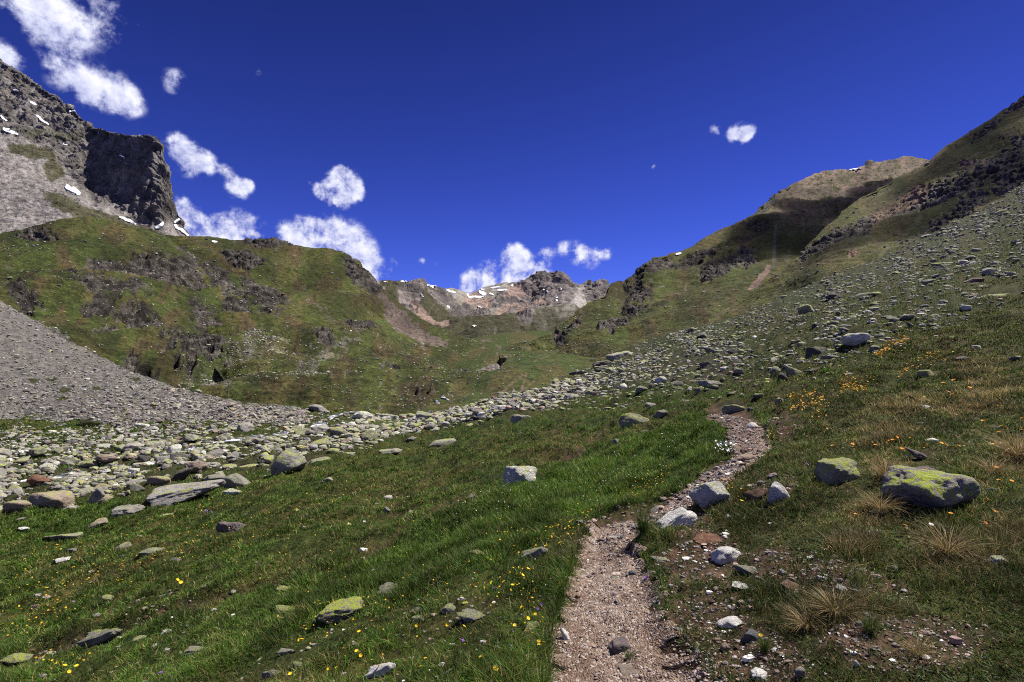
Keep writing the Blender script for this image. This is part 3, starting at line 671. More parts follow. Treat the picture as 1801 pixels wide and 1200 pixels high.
lum = math_('MULTIPLY', math_('ADD', math_('MULTIPLY', shade, .55), .45), thick)
ccol = mix_col(nt, lum, (.30, .34, .66), (.93, .93, 1.0))
SKYK, CLK = .085, .68
skm = N(nt, 'ShaderNodeMix', data_type='RGBA', blend_type='MULTIPLY'); skm.inputs[0].default_value = 1
skm.inputs[7].default_value = (.17, .20, .66, 1); nt.links.new(sky.outputs[0], skm.inputs[6])
cc = N(nt, 'ShaderNodeMix', data_type='RGBA', blend_type='MULTIPLY'); cc.inputs[0].default_value = 1; cc.inputs[7].default_value = (CLK/SKYK,)*3+(1,)
nt.links.new(ccol, cc.inputs[6])
grad = N(nt, 'ShaderNodeMix', data_type='RGBA', blend_type='MULTIPLY'); grad.inputs[0].default_value = 1
nt.links.new(skm.outputs[2], grad.inputs[6]); nt.links.new(maprange(nt, sep.outputs[2], .0, .55, 1.42, .66), grad.inputs[7])
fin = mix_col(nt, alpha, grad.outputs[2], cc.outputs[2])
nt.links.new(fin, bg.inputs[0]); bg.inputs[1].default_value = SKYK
# ------------------------------------------------------------------ rock shapes
def ico(sub):
    bm = bmesh.new(); bmesh.ops.create_icosphere(bm, subdivisions=sub, radius=1)
    V = np.array([v.co[:] for v in bm.verts], f32); Fc = np.array([[v.index for v in f.verts] for f in bm.faces], np.int32)
    bm.free(); return V, Fc
ICO = {k: ico(k) for k in (1, 2, 3, 4, 5)}
def rock_shape(seed, sub, style='block', rough=.1):
    """a chunk cut by random planes, worn edges, cracked surface; unit half-size"""
    r = np.random.default_rng(seed); U, Fc = ICO[sub]
    npl = {'block': 13, 'dome': 17, 'slab': 12, 'angular': 9}[style]
    n = r.normal(size=(npl, 3)); n /= np.linalg.norm(n, axis=1)[:, None]
    dd = r.uniform(.62, 1.0, npl)
    if style == 'block':
        n = np.concatenate([n, [[.08, .05, 1], [.1, -1, .12], [1, .1, .1], [-1, .12, .05], [.05, 1, .1]]]); dd = np.concatenate([dd, [.66, .8, .9, .88, .85]])
    if style == 'slab':
        n = np.concatenate([n, [[.1, -.1, 1], [-.1, -1, .35], [.9, -.3, .3]]]); dd = np.concatenate([dd, [.6, .75, .9]])
    n /= np.linalg.norm(n, axis=1)[:, None]
    c = U@n.T.astype(f32); q = np.where(c > .05, dd/np.maximum(c, .05), 9)
    k = {'block': 18, 'dome': 13, 'slab': 16, 'angular': 26}[style]
    rad = (np.sum(q**-k, axis=1))**(-1/k)
    V = U*rad[:, None]
    if sub >= 3:
        o = r.uniform(0, 90, 3)
        f1 = fbm3(V+o, .75, 4, seed % 40); f2 = fbm3(V+o, .28, 3, seed % 30+7, .5, True)
        V = V*(1+rough*1.5*f1+rough*.55*f2)[:, None]
        if sub >= 4: V = V*(1-.09*ss(.62, .95, fbm3(V*np.array([1, 1, 1.8], f32)+o, .95, 3, seed % 20+3, .5, True)))[:, None]
    else: V = V*(1+r.uniform(-.12, .12, (len(V), 1)))
    V = V/np.abs(V).max(0)
    return V.astype(f32), Fc

def rock_nodes(name, obj):
    m, nt, b = new_mat(name)
    if obj:
        oi = N(nt, 'ShaderNodeObjectInfo'); base, lich = oi.outputs['Color'], oi.outputs['Alpha']
        tcn = N(nt, 'ShaderNodeTexCoord'); vo = N(nt, 'ShaderNodeVectorMath', operation='ADD'); nt.links.new(tcn.outputs['Object'], vo.inputs[0])
        rr = N(nt, 'ShaderNodeMath', operation='MULTIPLY'); nt.links.new(oi.outputs['Random'], rr.inputs[0]); rr.inputs[1].default_value = 57
        nt.links.new(rr.outputs[0], vo.inputs[1]); vec = vo.outputs[0]; S = (1.5, 5, 17)
    else:
        at = N(nt, 'ShaderNodeAttribute', attribute_name='Col'); base, lich = at.outputs['Color'], at.outputs['Alpha']
        ge0 = N(nt, 'ShaderNodeNewGeometry'); vec = ge0.outputs['Position']; S = (3, 9, 30)
    ge = N(nt, 'ShaderNodeNewGeometry'); sz = N(nt, 'ShaderNodeSeparateXYZ'); nt.links.new(ge.outputs['Normal'], sz.inputs[0])
    a = noise_node(nt, vec, S[0], 5, .6); c = noise_node(nt, vec, S[1], 6, .65); e = noise_node(nt, vec, S[2], 4, .65)
    x = mul_col(nt, base, maprange(nt, a.outputs[0], .3, .7, .7, 1.3)); x = mul_col(nt, x, maprange(nt, e.outputs[0], .3, .7, .55, 1.45))
    x = mix_col(nt, maprange(nt, c.outputs[0], .56, .66, 0, .55), x, (.055, .05, .046))           # dark crust lichen
    def mad(v, m, add):
        q = N(nt, 'ShaderNodeMath', operation='MULTIPLY_ADD'); nt.links.new(v, q.inputs[0]); q.inputs[1].default_value = m
        if isinstance(add, float): q.inputs[2].default_value = add
        else: nt.links.new(add, q.inputs[2])
        return q.outputs[0]
    # crusty lichen: more of it on upper faces, broken by two scales of noise
    k2 = mad(c.outputs[0], 2.3, mad(a.outputs[0], 1.2, mad(lich, 1.0, mad(sz.outputs[2], .25, -.5-.1-1.15-.6))))
    x = mix_col(nt, maprange(nt, k2, .10, .22, 0, .7), x, (.29, .30, .14))            # pale map lichen
    x = mix_col(nt, maprange(nt, k2, .27, .33, 0, .9), x, (.30, .36, .035))            # vivid yellow-green lichen
    nt.links.new(x, b.inputs['Base Color']); b.inputs['Roughness'].default_value = .9; b.inputs['Specular IOR Level'].default_value = .2
    ad = N(nt, 'ShaderNodeMath', operation='ADD'); nt.links.new(c.outputs[0], ad.inputs[0]); nt.links.new(e.outputs[0], ad.inputs[1])
    bp = N(nt, 'ShaderNodeBump'); bp.inputs['Strength'].default_value = .7; bp.inputs['Distance'].default_value = .09 if obj else .03
    nt.links.new(ad.outputs[0], bp.inputs['Height']); nt.links.new(bp.outputs[0], b.inputs['Normal'])
    return m
M_ROCK = rock_nodes('lichen_rock', True); M_RUBBLE = rock_nodes('rubble_rock', False)

TINT = dict(l=((.265, .255, .225), .46), ll=((.27, .265, .20), .57), v=((.26, .24, .225), .66), g=((.30, .28, .265), .40), d=((.11, .10, .095), .36), w=((.80, .78, .74), .10), wl=((.56, .55, .51), .48), p=((.36, .26, .225), .30), pl=((.33, .26, .215), .50), b=((.13, .08, .055), .15), r=((.24, .12, .08), .25), u=((.215, .175, .18), .2), t=((.38, .31, .25), .12), bg=((.19, .20, .215), .2), m=((.10, .12, .03), .5))
MESHES = {}
def rock_mesh(style, var, sub):
    key = (style, var, sub)
    if key not in MESHES:
        V, Fc = rock_shape(100+17*var+{'block': 0, 'dome': 300, 'slab': 600, 'angular': 900}[style], sub, style)
        MESHES[key] = raw_mesh('rock_form', V, [Fc]); MESHES[key].materials.append(M_ROCK)
    return MESHES[key]
hero_px = []
def place_rock(name, px, base, w, h, tint, style='block', tilt=0, label=None, cat='rock', group=None, var=None, sheet=None, pos=None, depthf=.75, sub=None):
    sh = sheet or ground
    if pos is None: p, n = sh.find(px, base-.12*h)
    else: p, n = pos
    d = p[1]; W = w*d/F; down = max(0, (EYE-p[2])/d); Y = depthf*W
    Hz = max(.66*h*d/F, h*d/F-.25*Y*down)
    var = random.randrange(6) if var is None else var
    sub = sub or (5 if w > 62 else 4 if w > 22 else 3)
    o = bpy.data.objects.new(name, rock_mesh(style, var, sub)); COL.objects.link(o)
    tw = math.radians(tilt); ww = W/2
    if abs(tilt) > 5:                       # tilted slabs: long axis leans in the slope
        ww = .5*math.hypot(w, .8*h)*d/F; Hz *= .7
    o.scale = (ww*1.05, Y/2, Hz*.72)
    o.location = (p[0], p[1]+Y*.38, p[2]+Hz*.28+(Y*.38)*max(-.3, min(.4, -n[1]/max(n[2], .3))))
    o.rotation_euler = (math.radians(random.uniform(-5, 5)), -tw+math.radians(random.uniform(-3, 3)), math.radians(random.uniform(-14, 14)))
    c, a = TINT[tint]; j = random.uniform(.74, .94); o.color = (c[0]*j, c[1]*j, c[2]*j, a+random.uniform(-.03, .03))
    if label: o['label'] = label; o['category'] = cat
    if group: o['group'] = group
    hero_px.append((px, base-h/2, w/2, h/2, d))
    return o
B, R, S = 'boulder', 'rock', 'stone'
HEROES = [
 (B, 1667, 916, 160, 106, 'v', 'block', 2, 'large square boulder on the right covered in vivid yellow-green lichen'),
 (B, 1490, 853, 78, 46, 'll', 'block', 3, 'flat-topped lichen boulder beside dry grass, left of the large yellow-green boulder'),
 (B, 1260, 897, 72, 50, 'wl', 'dome', 0, 'whitish domed boulder with green lichen right of the path bend'),
 (B, 1380, 889, 48, 38, 'w', 'dome', 0, 'round white boulder beside a brown earthy block'),
 (B, 1186, 938, 76, 50, 'w', 'slab', 30, 'long white slab leaning beside the green tuft on the path'),
 (B, 1284, 995, 50, 38, 'w', 'block', 0, 'pale grey boulder alone in turf below the reddish slab'),
 (R, 1338, 890, 36, 31, 'b', 'angular', 0, 'dark brown rotten block left of the round white boulder'),
 (R, 1630, 812, 50, 28, 'u', 'angular', -8, 'purple-grey jagged rock above the large lichen boulder'),
 (R, 1637, 842, 42, 17, 'u', 'block', 0, 'low grey rock just behind the large lichen boulder'),
 (R, 1637, 668, 55, 19, 'v', 'slab', 6, 'flat lichen-topped slab in the right slope above orange flowers'),
 (R, 1320, 813, 40, 14, 'p', 'block', 0, 'flat pinkish rock on the right edge of the path'),
 (B, 1297, 728, 38, 21, 'll', 'dome', 0, 'green lichen boulder where the upper path goes out of sight'),
 (B, 1511, 613, 40, 42, 'wl', 'block', 6, 'tall pointed grey boulder in the stone pile on the right slope'),
 (B, 1444, 628, 36, 25, 'd', 'block', 0, 'dark boulder left of the tall pointed boulder'),
 (B, 1405, 664, 38, 25, 'll', 'slab', -15, 'mossy green boulder leaning on a smaller one on the right slope'),
 (R, 1382, 673, 28, 18, 'd', 'dome', 0, 'dark round rock under the mossy leaning boulder'),
 (R, 1763, 1000, 30, 23, 'wl', 'block', 0, 'pale grey rock near the right edge below the dry tussock'),
 (B, 1768, 530, 84, 36, 'l', 'slab', 22, 'long lichen-grey slab jutting from the slope at the right edge'),
 (B, 1117, 756, 62, 37, 'll', 'dome', 4, 'large green lichen boulder beyond the meadow left of the upper path'),
 (B, 918, 857, 68, 46, 'wl', 'block', 0, 'grey and white boulder with yellow lichen alone in the middle meadow'),
 (B, 164, 1146, 86, 38, 'l', 'slab', 24, 'long lichen slab half sunk in grass at the lower left'),
 (R, 14, 1180, 52, 30, 'll', 'dome', 8, 'lichen rock at the bottom left corner of the meadow'),
 (B, 590, 1102, 80, 38, 'v', 'block', 5, 'large mottled yellow-lichen boulder in the lower meadow'),
 (R, 498, 1088, 48, 23, 'v', 'dome', 0, 'lichen dome left of the mottled lower meadow boulder'),
 (R, 496, 1046, 44, 15, 'll', 'dome', 0, 'low lichen rock on the edge of the muddy ditch'),
 (R, 833, 1102, 54, 28, 'l', 'angular', 14, 'pointed lichen rock left of the path in the lower meadow'),
 (R, 670, 1198, 58, 36, 'w', 'slab', 32, 'bare white slab at the bottom edge of the photo'),
 (B, 385, 949, 84, 28, 'u', 'slab', 0, 'purplish brown flat boulder alone in the left meadow'),
 (B, 95, 956, 66, 27, 'll', 'angular', 0, 'pointed green lichen boulder at the left edge of the meadow'),
 (R, 165, 935, 52, 25, 'pl', 'slab', 14, 'pinkish lichen rock touching a grey one below the boulder band'),
 (R, 209, 914, 66, 24, 'g', 'slab', 12, 'grey rock between the pinkish rock and the biggest slab'),
 (B, 303, 894, 128, 50, 'g', 'slab', 10, 'biggest grey layered slab at the lower edge of the boulder band'),
 (R, 288, 913, 54, 13, 'll', 'dome', 4, 'flat yellow-green rock under the biggest grey slab'),
 (R, 258, 982, 44, 17, 'l', 'dome', 6, 'low lichen rock in the left meadow below the biggest slab'),
 (R, 184, 1068, 31, 20, 'll', 'dome', 0, 'green rounded rock above the long lower left slab'),
 (S, 291, 1120, 19, 12, 'w', 'block', 0, 'small bright white stone in the lower left meadow'),
 (S, 104, 992, 30, 10, 'w', 'slab', 12, 'white flat stone in the left meadow'),
 (S, 336, 1154, 32, 17, 'l', 'slab', 14, 'small tilted lichen stone near the bottom left'),
 (S, 501, 1155, 30, 15, 'g', 'slab', 12, 'grey tilted stone below the lichen dome'),
 (R, 465, 1199, 38, 24, 'l', 'slab', 20, 'lichen stone cut by the bottom edge left of centre'),
 (S, 37, 939, 27, 10, 'w', 'dome', 0, 'whitish stone left of the pointed green boulder'),
 (R, 30, 920, 38, 17, 'g', 'slab', 16, 'grey rock at the left edge below the boulder band'),
 (S, 728, 1086, 22, 19, 'g', 'slab', 35, 'upright grey stone right of the mottled meadow boulder'),
 (R, 683, 1050, 46, 19, 'l', 'dome', 0, 'lichen rock in the middle of the lower meadow'),
 (R, 942, 992, 58, 34, 'l', 'slab', 32, 'long leaning lichen rock left of the path'),
 (R, 840, 981, 36, 12, 'll', 'dome', 0, 'pale lichen rock at the edge of the lush grass strip'),
 (R, 1026, 926, 25, 15, 'g', 'dome', 0, 'small grey rock on the left edge of the path'),
 (R, 1163, 901, 40, 13, 'g', 'slab', 3, 'flat grey rock behind the white slab on the path'),
 (S, 678, 904, 14, 13, 'g', 'dome', 0, 'small round grey stone beside the upper ditch'),
 (S, 722, 912, 15, 14, 'l', 'dome', 0, 'small lichen stone right of the round ditch stone'),
 (S, 814, 825, 18, 11, 'p', 'angular', 0, 'pinkish stone up in the meadow left of the lone boulder'),
 (B, 912, 745, 74, 20, 'l', 'slab', 4, 'long low slab at the near edge of the central boulder band'),
 (R, 777, 788, 56, 15, 'l', 'slab', 5, 'flat pale slab alone below the central boulder band'),
 (R, 723, 780, 27, 14, 'g', 'angular', 0, 'grey wedge rock left of the flat pale slab'),
 (R, 680, 800, 46, 15, 'g', 'slab', 10, 'grey slab lowest on the central band edge'),
 (B, 502, 839, 60, 37, 'l', 'dome', 0, 'big rounded grey boulder at the right end of the left boulder band'),
 (B, 556, 821, 52, 25, 'l', 'dome', 8, 'rounded boulder just right of the big rounded one'),
 (B, 410, 862, 54, 29, 'l', 'dome', 0, 'lichen boulder right of the biggest slab'),
 (B, 435, 834, 62, 26, 'pl', 'dome', 6, 'broad tan boulder left of the big rounded boulder'),
 (B, 270, 858, 48, 25, 'pl', 'dome', 0, 'tan boulder directly above the biggest slab'),
 (B, 313, 850, 42, 27, 'd', 'angular', 8, 'dark edged boulder right of the tan one in the band'),
 (R, 475, 719, 19, 11, 'd', 'block', 0, 'dark lone rock at the foot of the left hillside'),
 (R, 370, 851, 42, 22, 'l', 'dome', 6, 'boulder between the dark edged one and the broad tan one'),
 (R, 168, 890, 32, 29, 'g', 'angular', 0, 'upright grey rock standing in the green at the band foot'),
 (B, 75, 896, 58, 33, 'pl', 'block', 0, 'pinkish block at the lower left of the boulder band'),
 (B, 16, 909, 52, 26, 'pl', 'dome', 0, 'pinkish boulder cut by the left edge of the photo'),
 (B, 54, 862, 46, 21, 'r', 'dome', 0, 'rust-stained boulder near the white water of the stream'),
 (R, 106, 853, 35, 21, 'l', 'dome', 10, 'grey boulder right of the rust-stained one'),
 (R, 405, 874, 44, 13, 'wl', 'slab', 8, 'pale flat slab in grass right of the biggest slab'),
 (S, 575, 850, 30, 11, 'l', 'angular', 0, 'small jagged stone in the meadow below the rounded boulders'),
 (S, 1091, 1157, 41, 31, 'u', 'block', 0, 'purple-pink cube-like stone standing on the path'),
 (S, 1061, 1115, 34, 15, 'p', 'dome', 0, 'flat pink stone set in the path left of centre'),
 (S, 1103, 1111, 18, 10, 'p', 'dome', 0, 'small pink stone in the middle of the path'),
 (S, 998, 1139, 22, 31, 'w', 'angular', 0, 'upright white stone on the left edge of the path'),
 (S, 1087, 1025, 23, 9, 'g', 'slab', 0, 'flat pale grey stone on the path'),
 (S, 1115, 1019, 17, 15, 'bg', 'block', 0, 'blue-grey stone on the right path edge'),
 (S, 1114, 1037, 32, 10, 't', 'slab', 4, 'tan flat stone below the blue-grey one'),
 (S, 1118, 1057, 25, 10, 't', 'dome', 0, 'tan pebble-like stone on the right half of the path'),
 (S, 1135, 1146, 38, 10, 't', 'slab', -3, 'thin tan stone right of the purple-pink stone'),
 (S, 1122, 1197, 60, 22, 't', 'slab', 5, 'large tan flat stone at the bottom of the path'),
 (S, 1292, 1108, 42, 27, 'w', 'dome', 8, 'white and tan stone next to the blue-grey round one'),
 (S, 1333, 1131, 43, 31, 'bg', 'dome', -10, 'round blue-grey stone with a rusty spot right of the path'),
 (S, 1308, 1041, 42, 16, 'w', 'angular', -6, 'broken white-pink stone in the bare ground right of the path'),
 (S, 1451, 1022, 19, 9, 'w', 'dome', 0, 'white oval stone in bare turf on the right'),
 (S, 1321, 1063, 13, 9, 'bg', 'dome', 0, 'small pale blue stone under the broken white-pink one'),
 (S, 1342, 1198, 32, 17, 'w', 'dome', 0, 'white stone at the bottom edge right of the path'),
 (S, 1411, 1194, 19, 19, 'g', 'block', 0, 'grey stone at the bottom edge right of the white one'),
 (S, 1510, 1177, 12, 13, 'w', 'dome', 0, 'tiny white stone near the bottom right'),
 (S, 1277, 1148, 17, 15, 'p', 'block', 0, 'pink stone left of the round blue-grey stone'),
 (R, 1259, 955, 66, 11, 'r', 'slab', 3, 'thin reddish-brown slab lying in turf'),
 (S, 1162, 990, 34, 10, 'g', 'slab', 0, 'grey flat stone half covered by the turf mound'),
 (S, 1552, 909, 28, 13, 'll', 'dome', 8, 'lichen stone in the shade left of the large boulder'),
 (S, 1576, 1008, 17, 12, 't', 'dome', 0, 'brown stone below the large lichen boulder'),
 (S, 1283, 915, 17, 10, 'w', 'angular', 0, 'pale shard under the whitish domed boulder'),
 (S, 1339, 855, 13, 10, 'g', 'block', 0, 'small grey stone above the brown earthy block'),
 (S, 1752, 870, 20, 15, 'g', 'dome', 0, 'grey stone right of the large lichen boulder'),
 (S, 1337, 798, 12, 9, 't', 'dome', 0, 'round tan stone beside the flat pinkish rock'),
 (S, 1329, 757, 22, 13, 'w', 'dome', 0, 'white stone in a hollow on the right of the upper path'),
 (R, 1221, 712, 30, 13, 'p', 'slab', 8, 'pale pinkish rock at the stony top of the path'),
 (R, 1231, 696, 22, 16, 'v', 'slab', 20, 'yellow-lichen rock above the stony top of the path'),
 (R, 1262, 688, 24, 14, 'll', 'dome', 0, 'green lichen rock right of the yellow-lichen one'),
 (R, 1289, 690, 22, 15, 'll', 'slab', 24, 'tilted green lichen rock above the upper path'),
 (R, 1336, 702, 20, 11, 'll', 'block', 0, 'green lichen rock right of the upper path boulder'),
 (R, 1366, 654, 20, 12, 'l', 'dome', 0, 'lichen rock left of the mossy leaning boulder'),
 (R, 1166, 678, 22, 15, 'wl', 'dome', 0, 'round pale rock in the stony middle slope'),
 (R, 1133, 692, 26, 14, 'l', 'dome', 6, 'rounded lichen rock left of the round pale rock'),
 (R, 1243, 644, 28, 15, 'l', 'angular', 0, 'triangular lichen rock high in the stony middle slope'),
 (R, 1187, 754, 17, 13, 'r', 'dome', 0, 'reddish stone in dry grass near the upper path'),
 (R, 1135, 764, 14, 10, 'g', 'slab', 18, 'grey stone right below the large green lichen boulder'),
 (R, 1084, 785, 11, 13, 'g', 'block', 0, 'upright grey stone below the large green lichen boulder'),
 (R, 1166, 738, 24, 21, 'l', 'dome', 12, 'grassy lichen rock right of the large green lichen boulder'),
 (R, 1375, 714, 16, 17, 'll', 'block', 0, 'upright green rock left of the densest yellow flowers'),
 (S, 1323, 724, 12, 9, 'bg', 'dome', 0, 'small blue-grey stone right of the upper path boulder'),
 (B, 1062, 644, 34, 16, 'd', 'block', 8, 'dark outcrop block on the slope crest at centre'),
 (B, 1092, 632, 48, 20, 'g', 'slab', 16, 'sloping grey outcrop slab on the slope crest at centre'),
 (R, 1666, 470, 34, 14, 'll', 'slab', 6, 'pale lichen slab high on the right slope'),
 (R, 1723, 497, 30, 12, 'p', 'dome', 6, 'pinkish rock above the long slab at the right edge'),
 (R, 1423, 550, 27, 14, 'll', 'block', 0, 'pale green boulder high on the slope near its crest'),
 (R, 1701, 547, 20, 10, 'w', 'angular', 0, 'white rock below the long slab at the right'),
 (R, 1682, 532, 44, 10, 'l', 'slab', 8, 'thin grey slab left of the white rock on the slope'),
 (R, 1600, 565, 22, 12, 'l', 'block', 0, 'small lichen block right of the stone pile'),
 (R, 1605, 581, 17, 13, 'd', 'angular', 0, 'dark stone under the small lichen block'),
 (R, 1680, 602, 26, 15, 'm', 'dome', 12, 'moss-covered green mound of rock on the right slope'),
 (R, 1547, 614, 28, 12, 'l', 'dome', 6, 'lichen rock right of the tall pointed boulder'),
 (R, 1524, 522, 30, 12, 'g', 'slab', 12, 'grey slab above the stone pile on the slope'),
 (S, 1632, 720, 24, 8, 'w', 'slab', 4, 'whitish flat stone among dry grass on the right slope'),
 (R, 1624, 750, 20, 11, 'u', 'slab', 12, 'grey stone with a dark hollow on the right slope'),
 (R, 1752, 757, 23, 10, 'bg', 'slab', 8, 'blue-grey flat rock near the right edge among orange flowers'),
 (S, 1645, 781, 22, 9, 'w', 'dome', 0, 'white rock tip beside the purple-grey jagged rock'),
 (R, 1719, 616, 20, 10, 'wl', 'slab', 10, 'pale flat rock high on the flowery right slope'),
 (R, 1797, 632, 20, 11, 'l', 'dome', 0, 'lichen rock cut by the right edge of the photo'),
 (R, 1700, 637, 24, 12, 'u', 'slab', -12, 'dark grey slab tilted left on the right slope'),
 (R, 1437, 658, 23, 13, 'd', 'angular', 10, 'dark wedge rock beside a bright green plant'),
]
for i, hrow in enumerate(HEROES):
    nm, px, base, w_, h_, tnt, sty, tilt, lab = hrow
    place_rock(nm, px, base, w_, h_, tnt, sty, tilt, lab, nm, None, var=i % 6, depthf=.62 if sty == 'slab' else .8)

# ------------------------------------------------------------------ scatter
def pick(sheet, weight, n, seed):
    """random surface points with density `weight` per grid cell (about even in the picture)"""
    r = np.random.default_rng(seed); nf = sheet.nfront
    Wt = np.clip(weight[:nf-1, :-1], 0, None).astype(float)
    cs = np.cumsum(Wt.ravel()); k = np.searchsorted(cs, r.uniform(0, cs[-1], n)); k = np.minimum(k, Wt.size-1)
    i, j = np.unravel_index(k, Wt.shape); u, v = r.uniform(0, 1, n), r.uniform(0, 1, n)
    def at(A):
        uu, vv = (u[:, None], v[:, None]) if A.ndim == 3 else (u, v)
        return A[i, j]*(1-uu)*(1-vv)+A[i+1, j]*uu*(1-vv)+A[i, j+1]*(1-uu)*vv+A[i+1, j+1]*uu*vv
    return at(sheet.P), at(sheet.N), at(sheet.PX), at(sheet.PY), (i, j), at
VARS1 = [rock_shape(2000+i, 1, ('block', 'angular', 'dome')[i % 3]) for i in range(8)]
VARS2 = [rock_shape(2100+i, 2, ('block', 'slab', 'dome', 'angular')[i % 4]) for i in range(10)]
def rot_mats(n, r, lean=.25):
    a = r.uniform(0, 2*np.pi, n); bx = r.normal(0, lean, n); by = r.normal(0, lean, n)
    ca, sa = np.cos(a), np.sin(a); cb, sb = np.cos(bx), np.sin(bx); cc_, sc_ = np.cos(by), np.sin(by); Z, O = 0*a, 0*a+1
    Rz = np.stack([ca, -sa, Z, sa, ca, Z, Z, Z, O], -1).reshape(-1, 3, 3)
    Rx = np.stack([O, Z, Z, Z, cb, -sb, Z, sb, cb], -1).reshape(-1, 3, 3)
    Ry = np.stack([cc_, Z, sc_, Z, O, Z, -sc_, Z, cc_], -1).reshape(-1, 3, 3)
    return Rx@Ry@Rz
class Rubble:
    def __init__(s): s.V, s.F, s.C, s.n = [], [], [], 0
    def add(s, P, size, colr, seed, flat=(.45, .8), sink=.25, big=False):
        if not len(P): return
        r = np.random.default_rng(seed); n = len(P); vs = VARS2 if big else VARS1
        which = r.integers(0, len(vs), n); M = rot_mats(n, r)
        sc = np.stack([size*r.uniform(.8, 1.25, n), size*r.uniform(.65, 1.0, n), size*r.uniform(*flat, n)], -1)*.5
        for k, (V, Fc) in enumerate(vs):
            m = np.where(which == k)[0]
            if not len(m): continue
            X = np.einsum('nij,vj->nvi', M[m], V)*sc[m][:, None]
            X = X+P[m][:, None]; X[..., 2] += (sc[m][:, 2]*(1-2*sink))[:, None]
            s.V.append(X.reshape(-1, 3)); s.C.append(np.repeat(colr[m], len(V), 0))
            s.F.append((Fc[None]+(np.arange(len(m))*len(V))[:, None, None]).reshape(-1, 3)+s.n); s.n += len(m)*len(V)
    def build(s, name, **kw):
        me = raw_mesh(name, np.concatenate(s.V), [np.concatenate(s.F)], np.concatenate(s.C).astype(f32), False)
        return link(name, me, M_RUBBLE, **kw)
def tints(n, keys, p, seed):
    r = np.random.default_rng(seed); k = r.choice(len(keys), n, p=np.array(p)/sum(p))
    C = np.array([(*TINT[q][0], TINT[q][1]) for q in keys])[k]
    C[:, :3] *= r.uniform(.55, 1.05, (n, 1)); C[:, 3] += r.uniform(-.20, .05, n)
    return C, np.array(list(keys))[k]
gx, gy = ground.proj()
ZONES = [   # weight, count, pixel size fn, tints, shares, name of zone
 (m_band**1.2*(.16+ss(-.25, .15, fbm2(ground.PX, ground.PY*2.6, 55, 3, 160)+.9*ss(815, 860, ground.PY)))*ss(680, 560, ground.PX), 3300, lambda X, Y, r: np.exp(r.normal(2.82, .52, len(X))), ['l', 'll', 'g', 'pl', 'd', 'wl'], [6, 5, 3, 1.6, 1, 1], 'lichen-spotted rocks of the boulder band below the stream'),
 (m_band**1.5*ss(560, 680, ground.PX)*ss(1130, 880, ground.PX), 2100, lambda X, Y, r: np.exp(r.normal(2.36, .5, len(X))), ['l', 'll', 'g', 'p', 'wl'], [5, 5, 3, 1, 2], 'pale rocks of the central boulder band'),
 (m_slope*ss(760, 640, ground.PY)*(.25+ss(-.2, .4, fbm2(ground.PX, ground.PY, 45, 3, 120)))*(1+2.5*np.exp(-((ground.PY-np.interp(ground.PX, ground.ridge[:, 0], ground.ridge[:, 1])-25)/28)**2)), 13000, lambda X, Y, r: np.exp(r.normal(1.36, .50, len(X)))*(.78+.8*ss(0, 130, Y-np.interp(X, ground.ridge[:, 0], ground.ridge[:, 1]))), ['l', 'll', 'g', 'p', 'wl', 'd'], [6, 7, 2, .7, 2, 1], 'lichen rocks strewn over the right slope'),
 (ss(825, 800, ground.PY)*(ground.PY > 715)*(ground.PX < 640)*(ground.PX > -200)*(.08+ss(-.1, .3, fbm2(ground.PX, ground.PY*3, 60, 3, 161)))*ss(640, 420, ground.PX), 2600, lambda X, Y, r: np.exp(r.normal(1.75, .42, len(X)))*ss(690, 800, Y)+1.5, ['l', 'g', 'pl', 'll', 'wl'], [4, 5, 2, 2, 1], 'grey rocks on the flat beyond the stream'),
 ((ground.PX < 1000)*(ground.PY > 800)*(1-m_band)*(.25+m_dry.clip(0, 1))*(1+1.5*ss(1010, 1100, ground.PY)), 620, lambda X, Y, r: np.exp(r.normal(1.75, .5, len(X))), ['l', 'g', 'w', 'll', 'p'], [4, 3, 1.5, 3, 1.5], 'small stones dotted over the left meadow'),
 (m_right*(ground.PY > 690)*(.25+m_soil)*ss(1801, 1500, ground.PX+0*ground.PY*.2).clip(.3, 1), 900, lambda X, Y, r: np.exp(r.normal(1.3, .55, len(X))), ['g', 'w', 't', 'p', 'l', 'u', 'b'], [3, 3, 2, 3, 1, 2, 2], 'small stones in the bare turf right of the path'),
 (ell(ground.PX, ground.PY, 1120, 682, 190, 42, -8), 520, lambda X, Y, r: np.exp(r.normal(2.05, .45, len(X))), ['l', 'll', 'g', 'wl', 'p'], [6, 6, 2, 2, 1], 'lichen rocks crowding the stony middle slope above the meadow'),
 (np.exp(-((ground.PX-1490)/40)**2-((ground.PY-590)/28)**2)*(ground.PX > 1000), 150, lambda X, Y, r: np.exp(r.normal(2.05, .35, len(X))), ['l', 'g', 'd', 'wl'], [3, 3, 1, 2], 'grey stones heaped round the tall pointed boulder'),
 (np.exp(-((ground.PX-1300)/42)**2-((ground.PY-637)/12)**2)*(ground.PX > 1000), 130, lambda X, Y, r: np.exp(r.normal(1.75, .35, len(X))), ['l', 'g', 'p', 'wl'], [3, 3, 2, 2], 'stones heaped in the middle of the right slope'),
 (line_mask(ground.PX, ground.PY, [(-100, 792, 30), (150, 775, 26), (300, 758, 22), (450, 745, 18), (570, 732, 14)], .9)*(ground.PX < 640), 1500, lambda X, Y, r: np.exp(r.normal(1.6, .5, len(X))), ['g', 'l', 'd', 'u', 'wl'], [6, 3, 2, 1, 1], 'grey stones spilled along the toe of the scree fan'),
]
allc = []
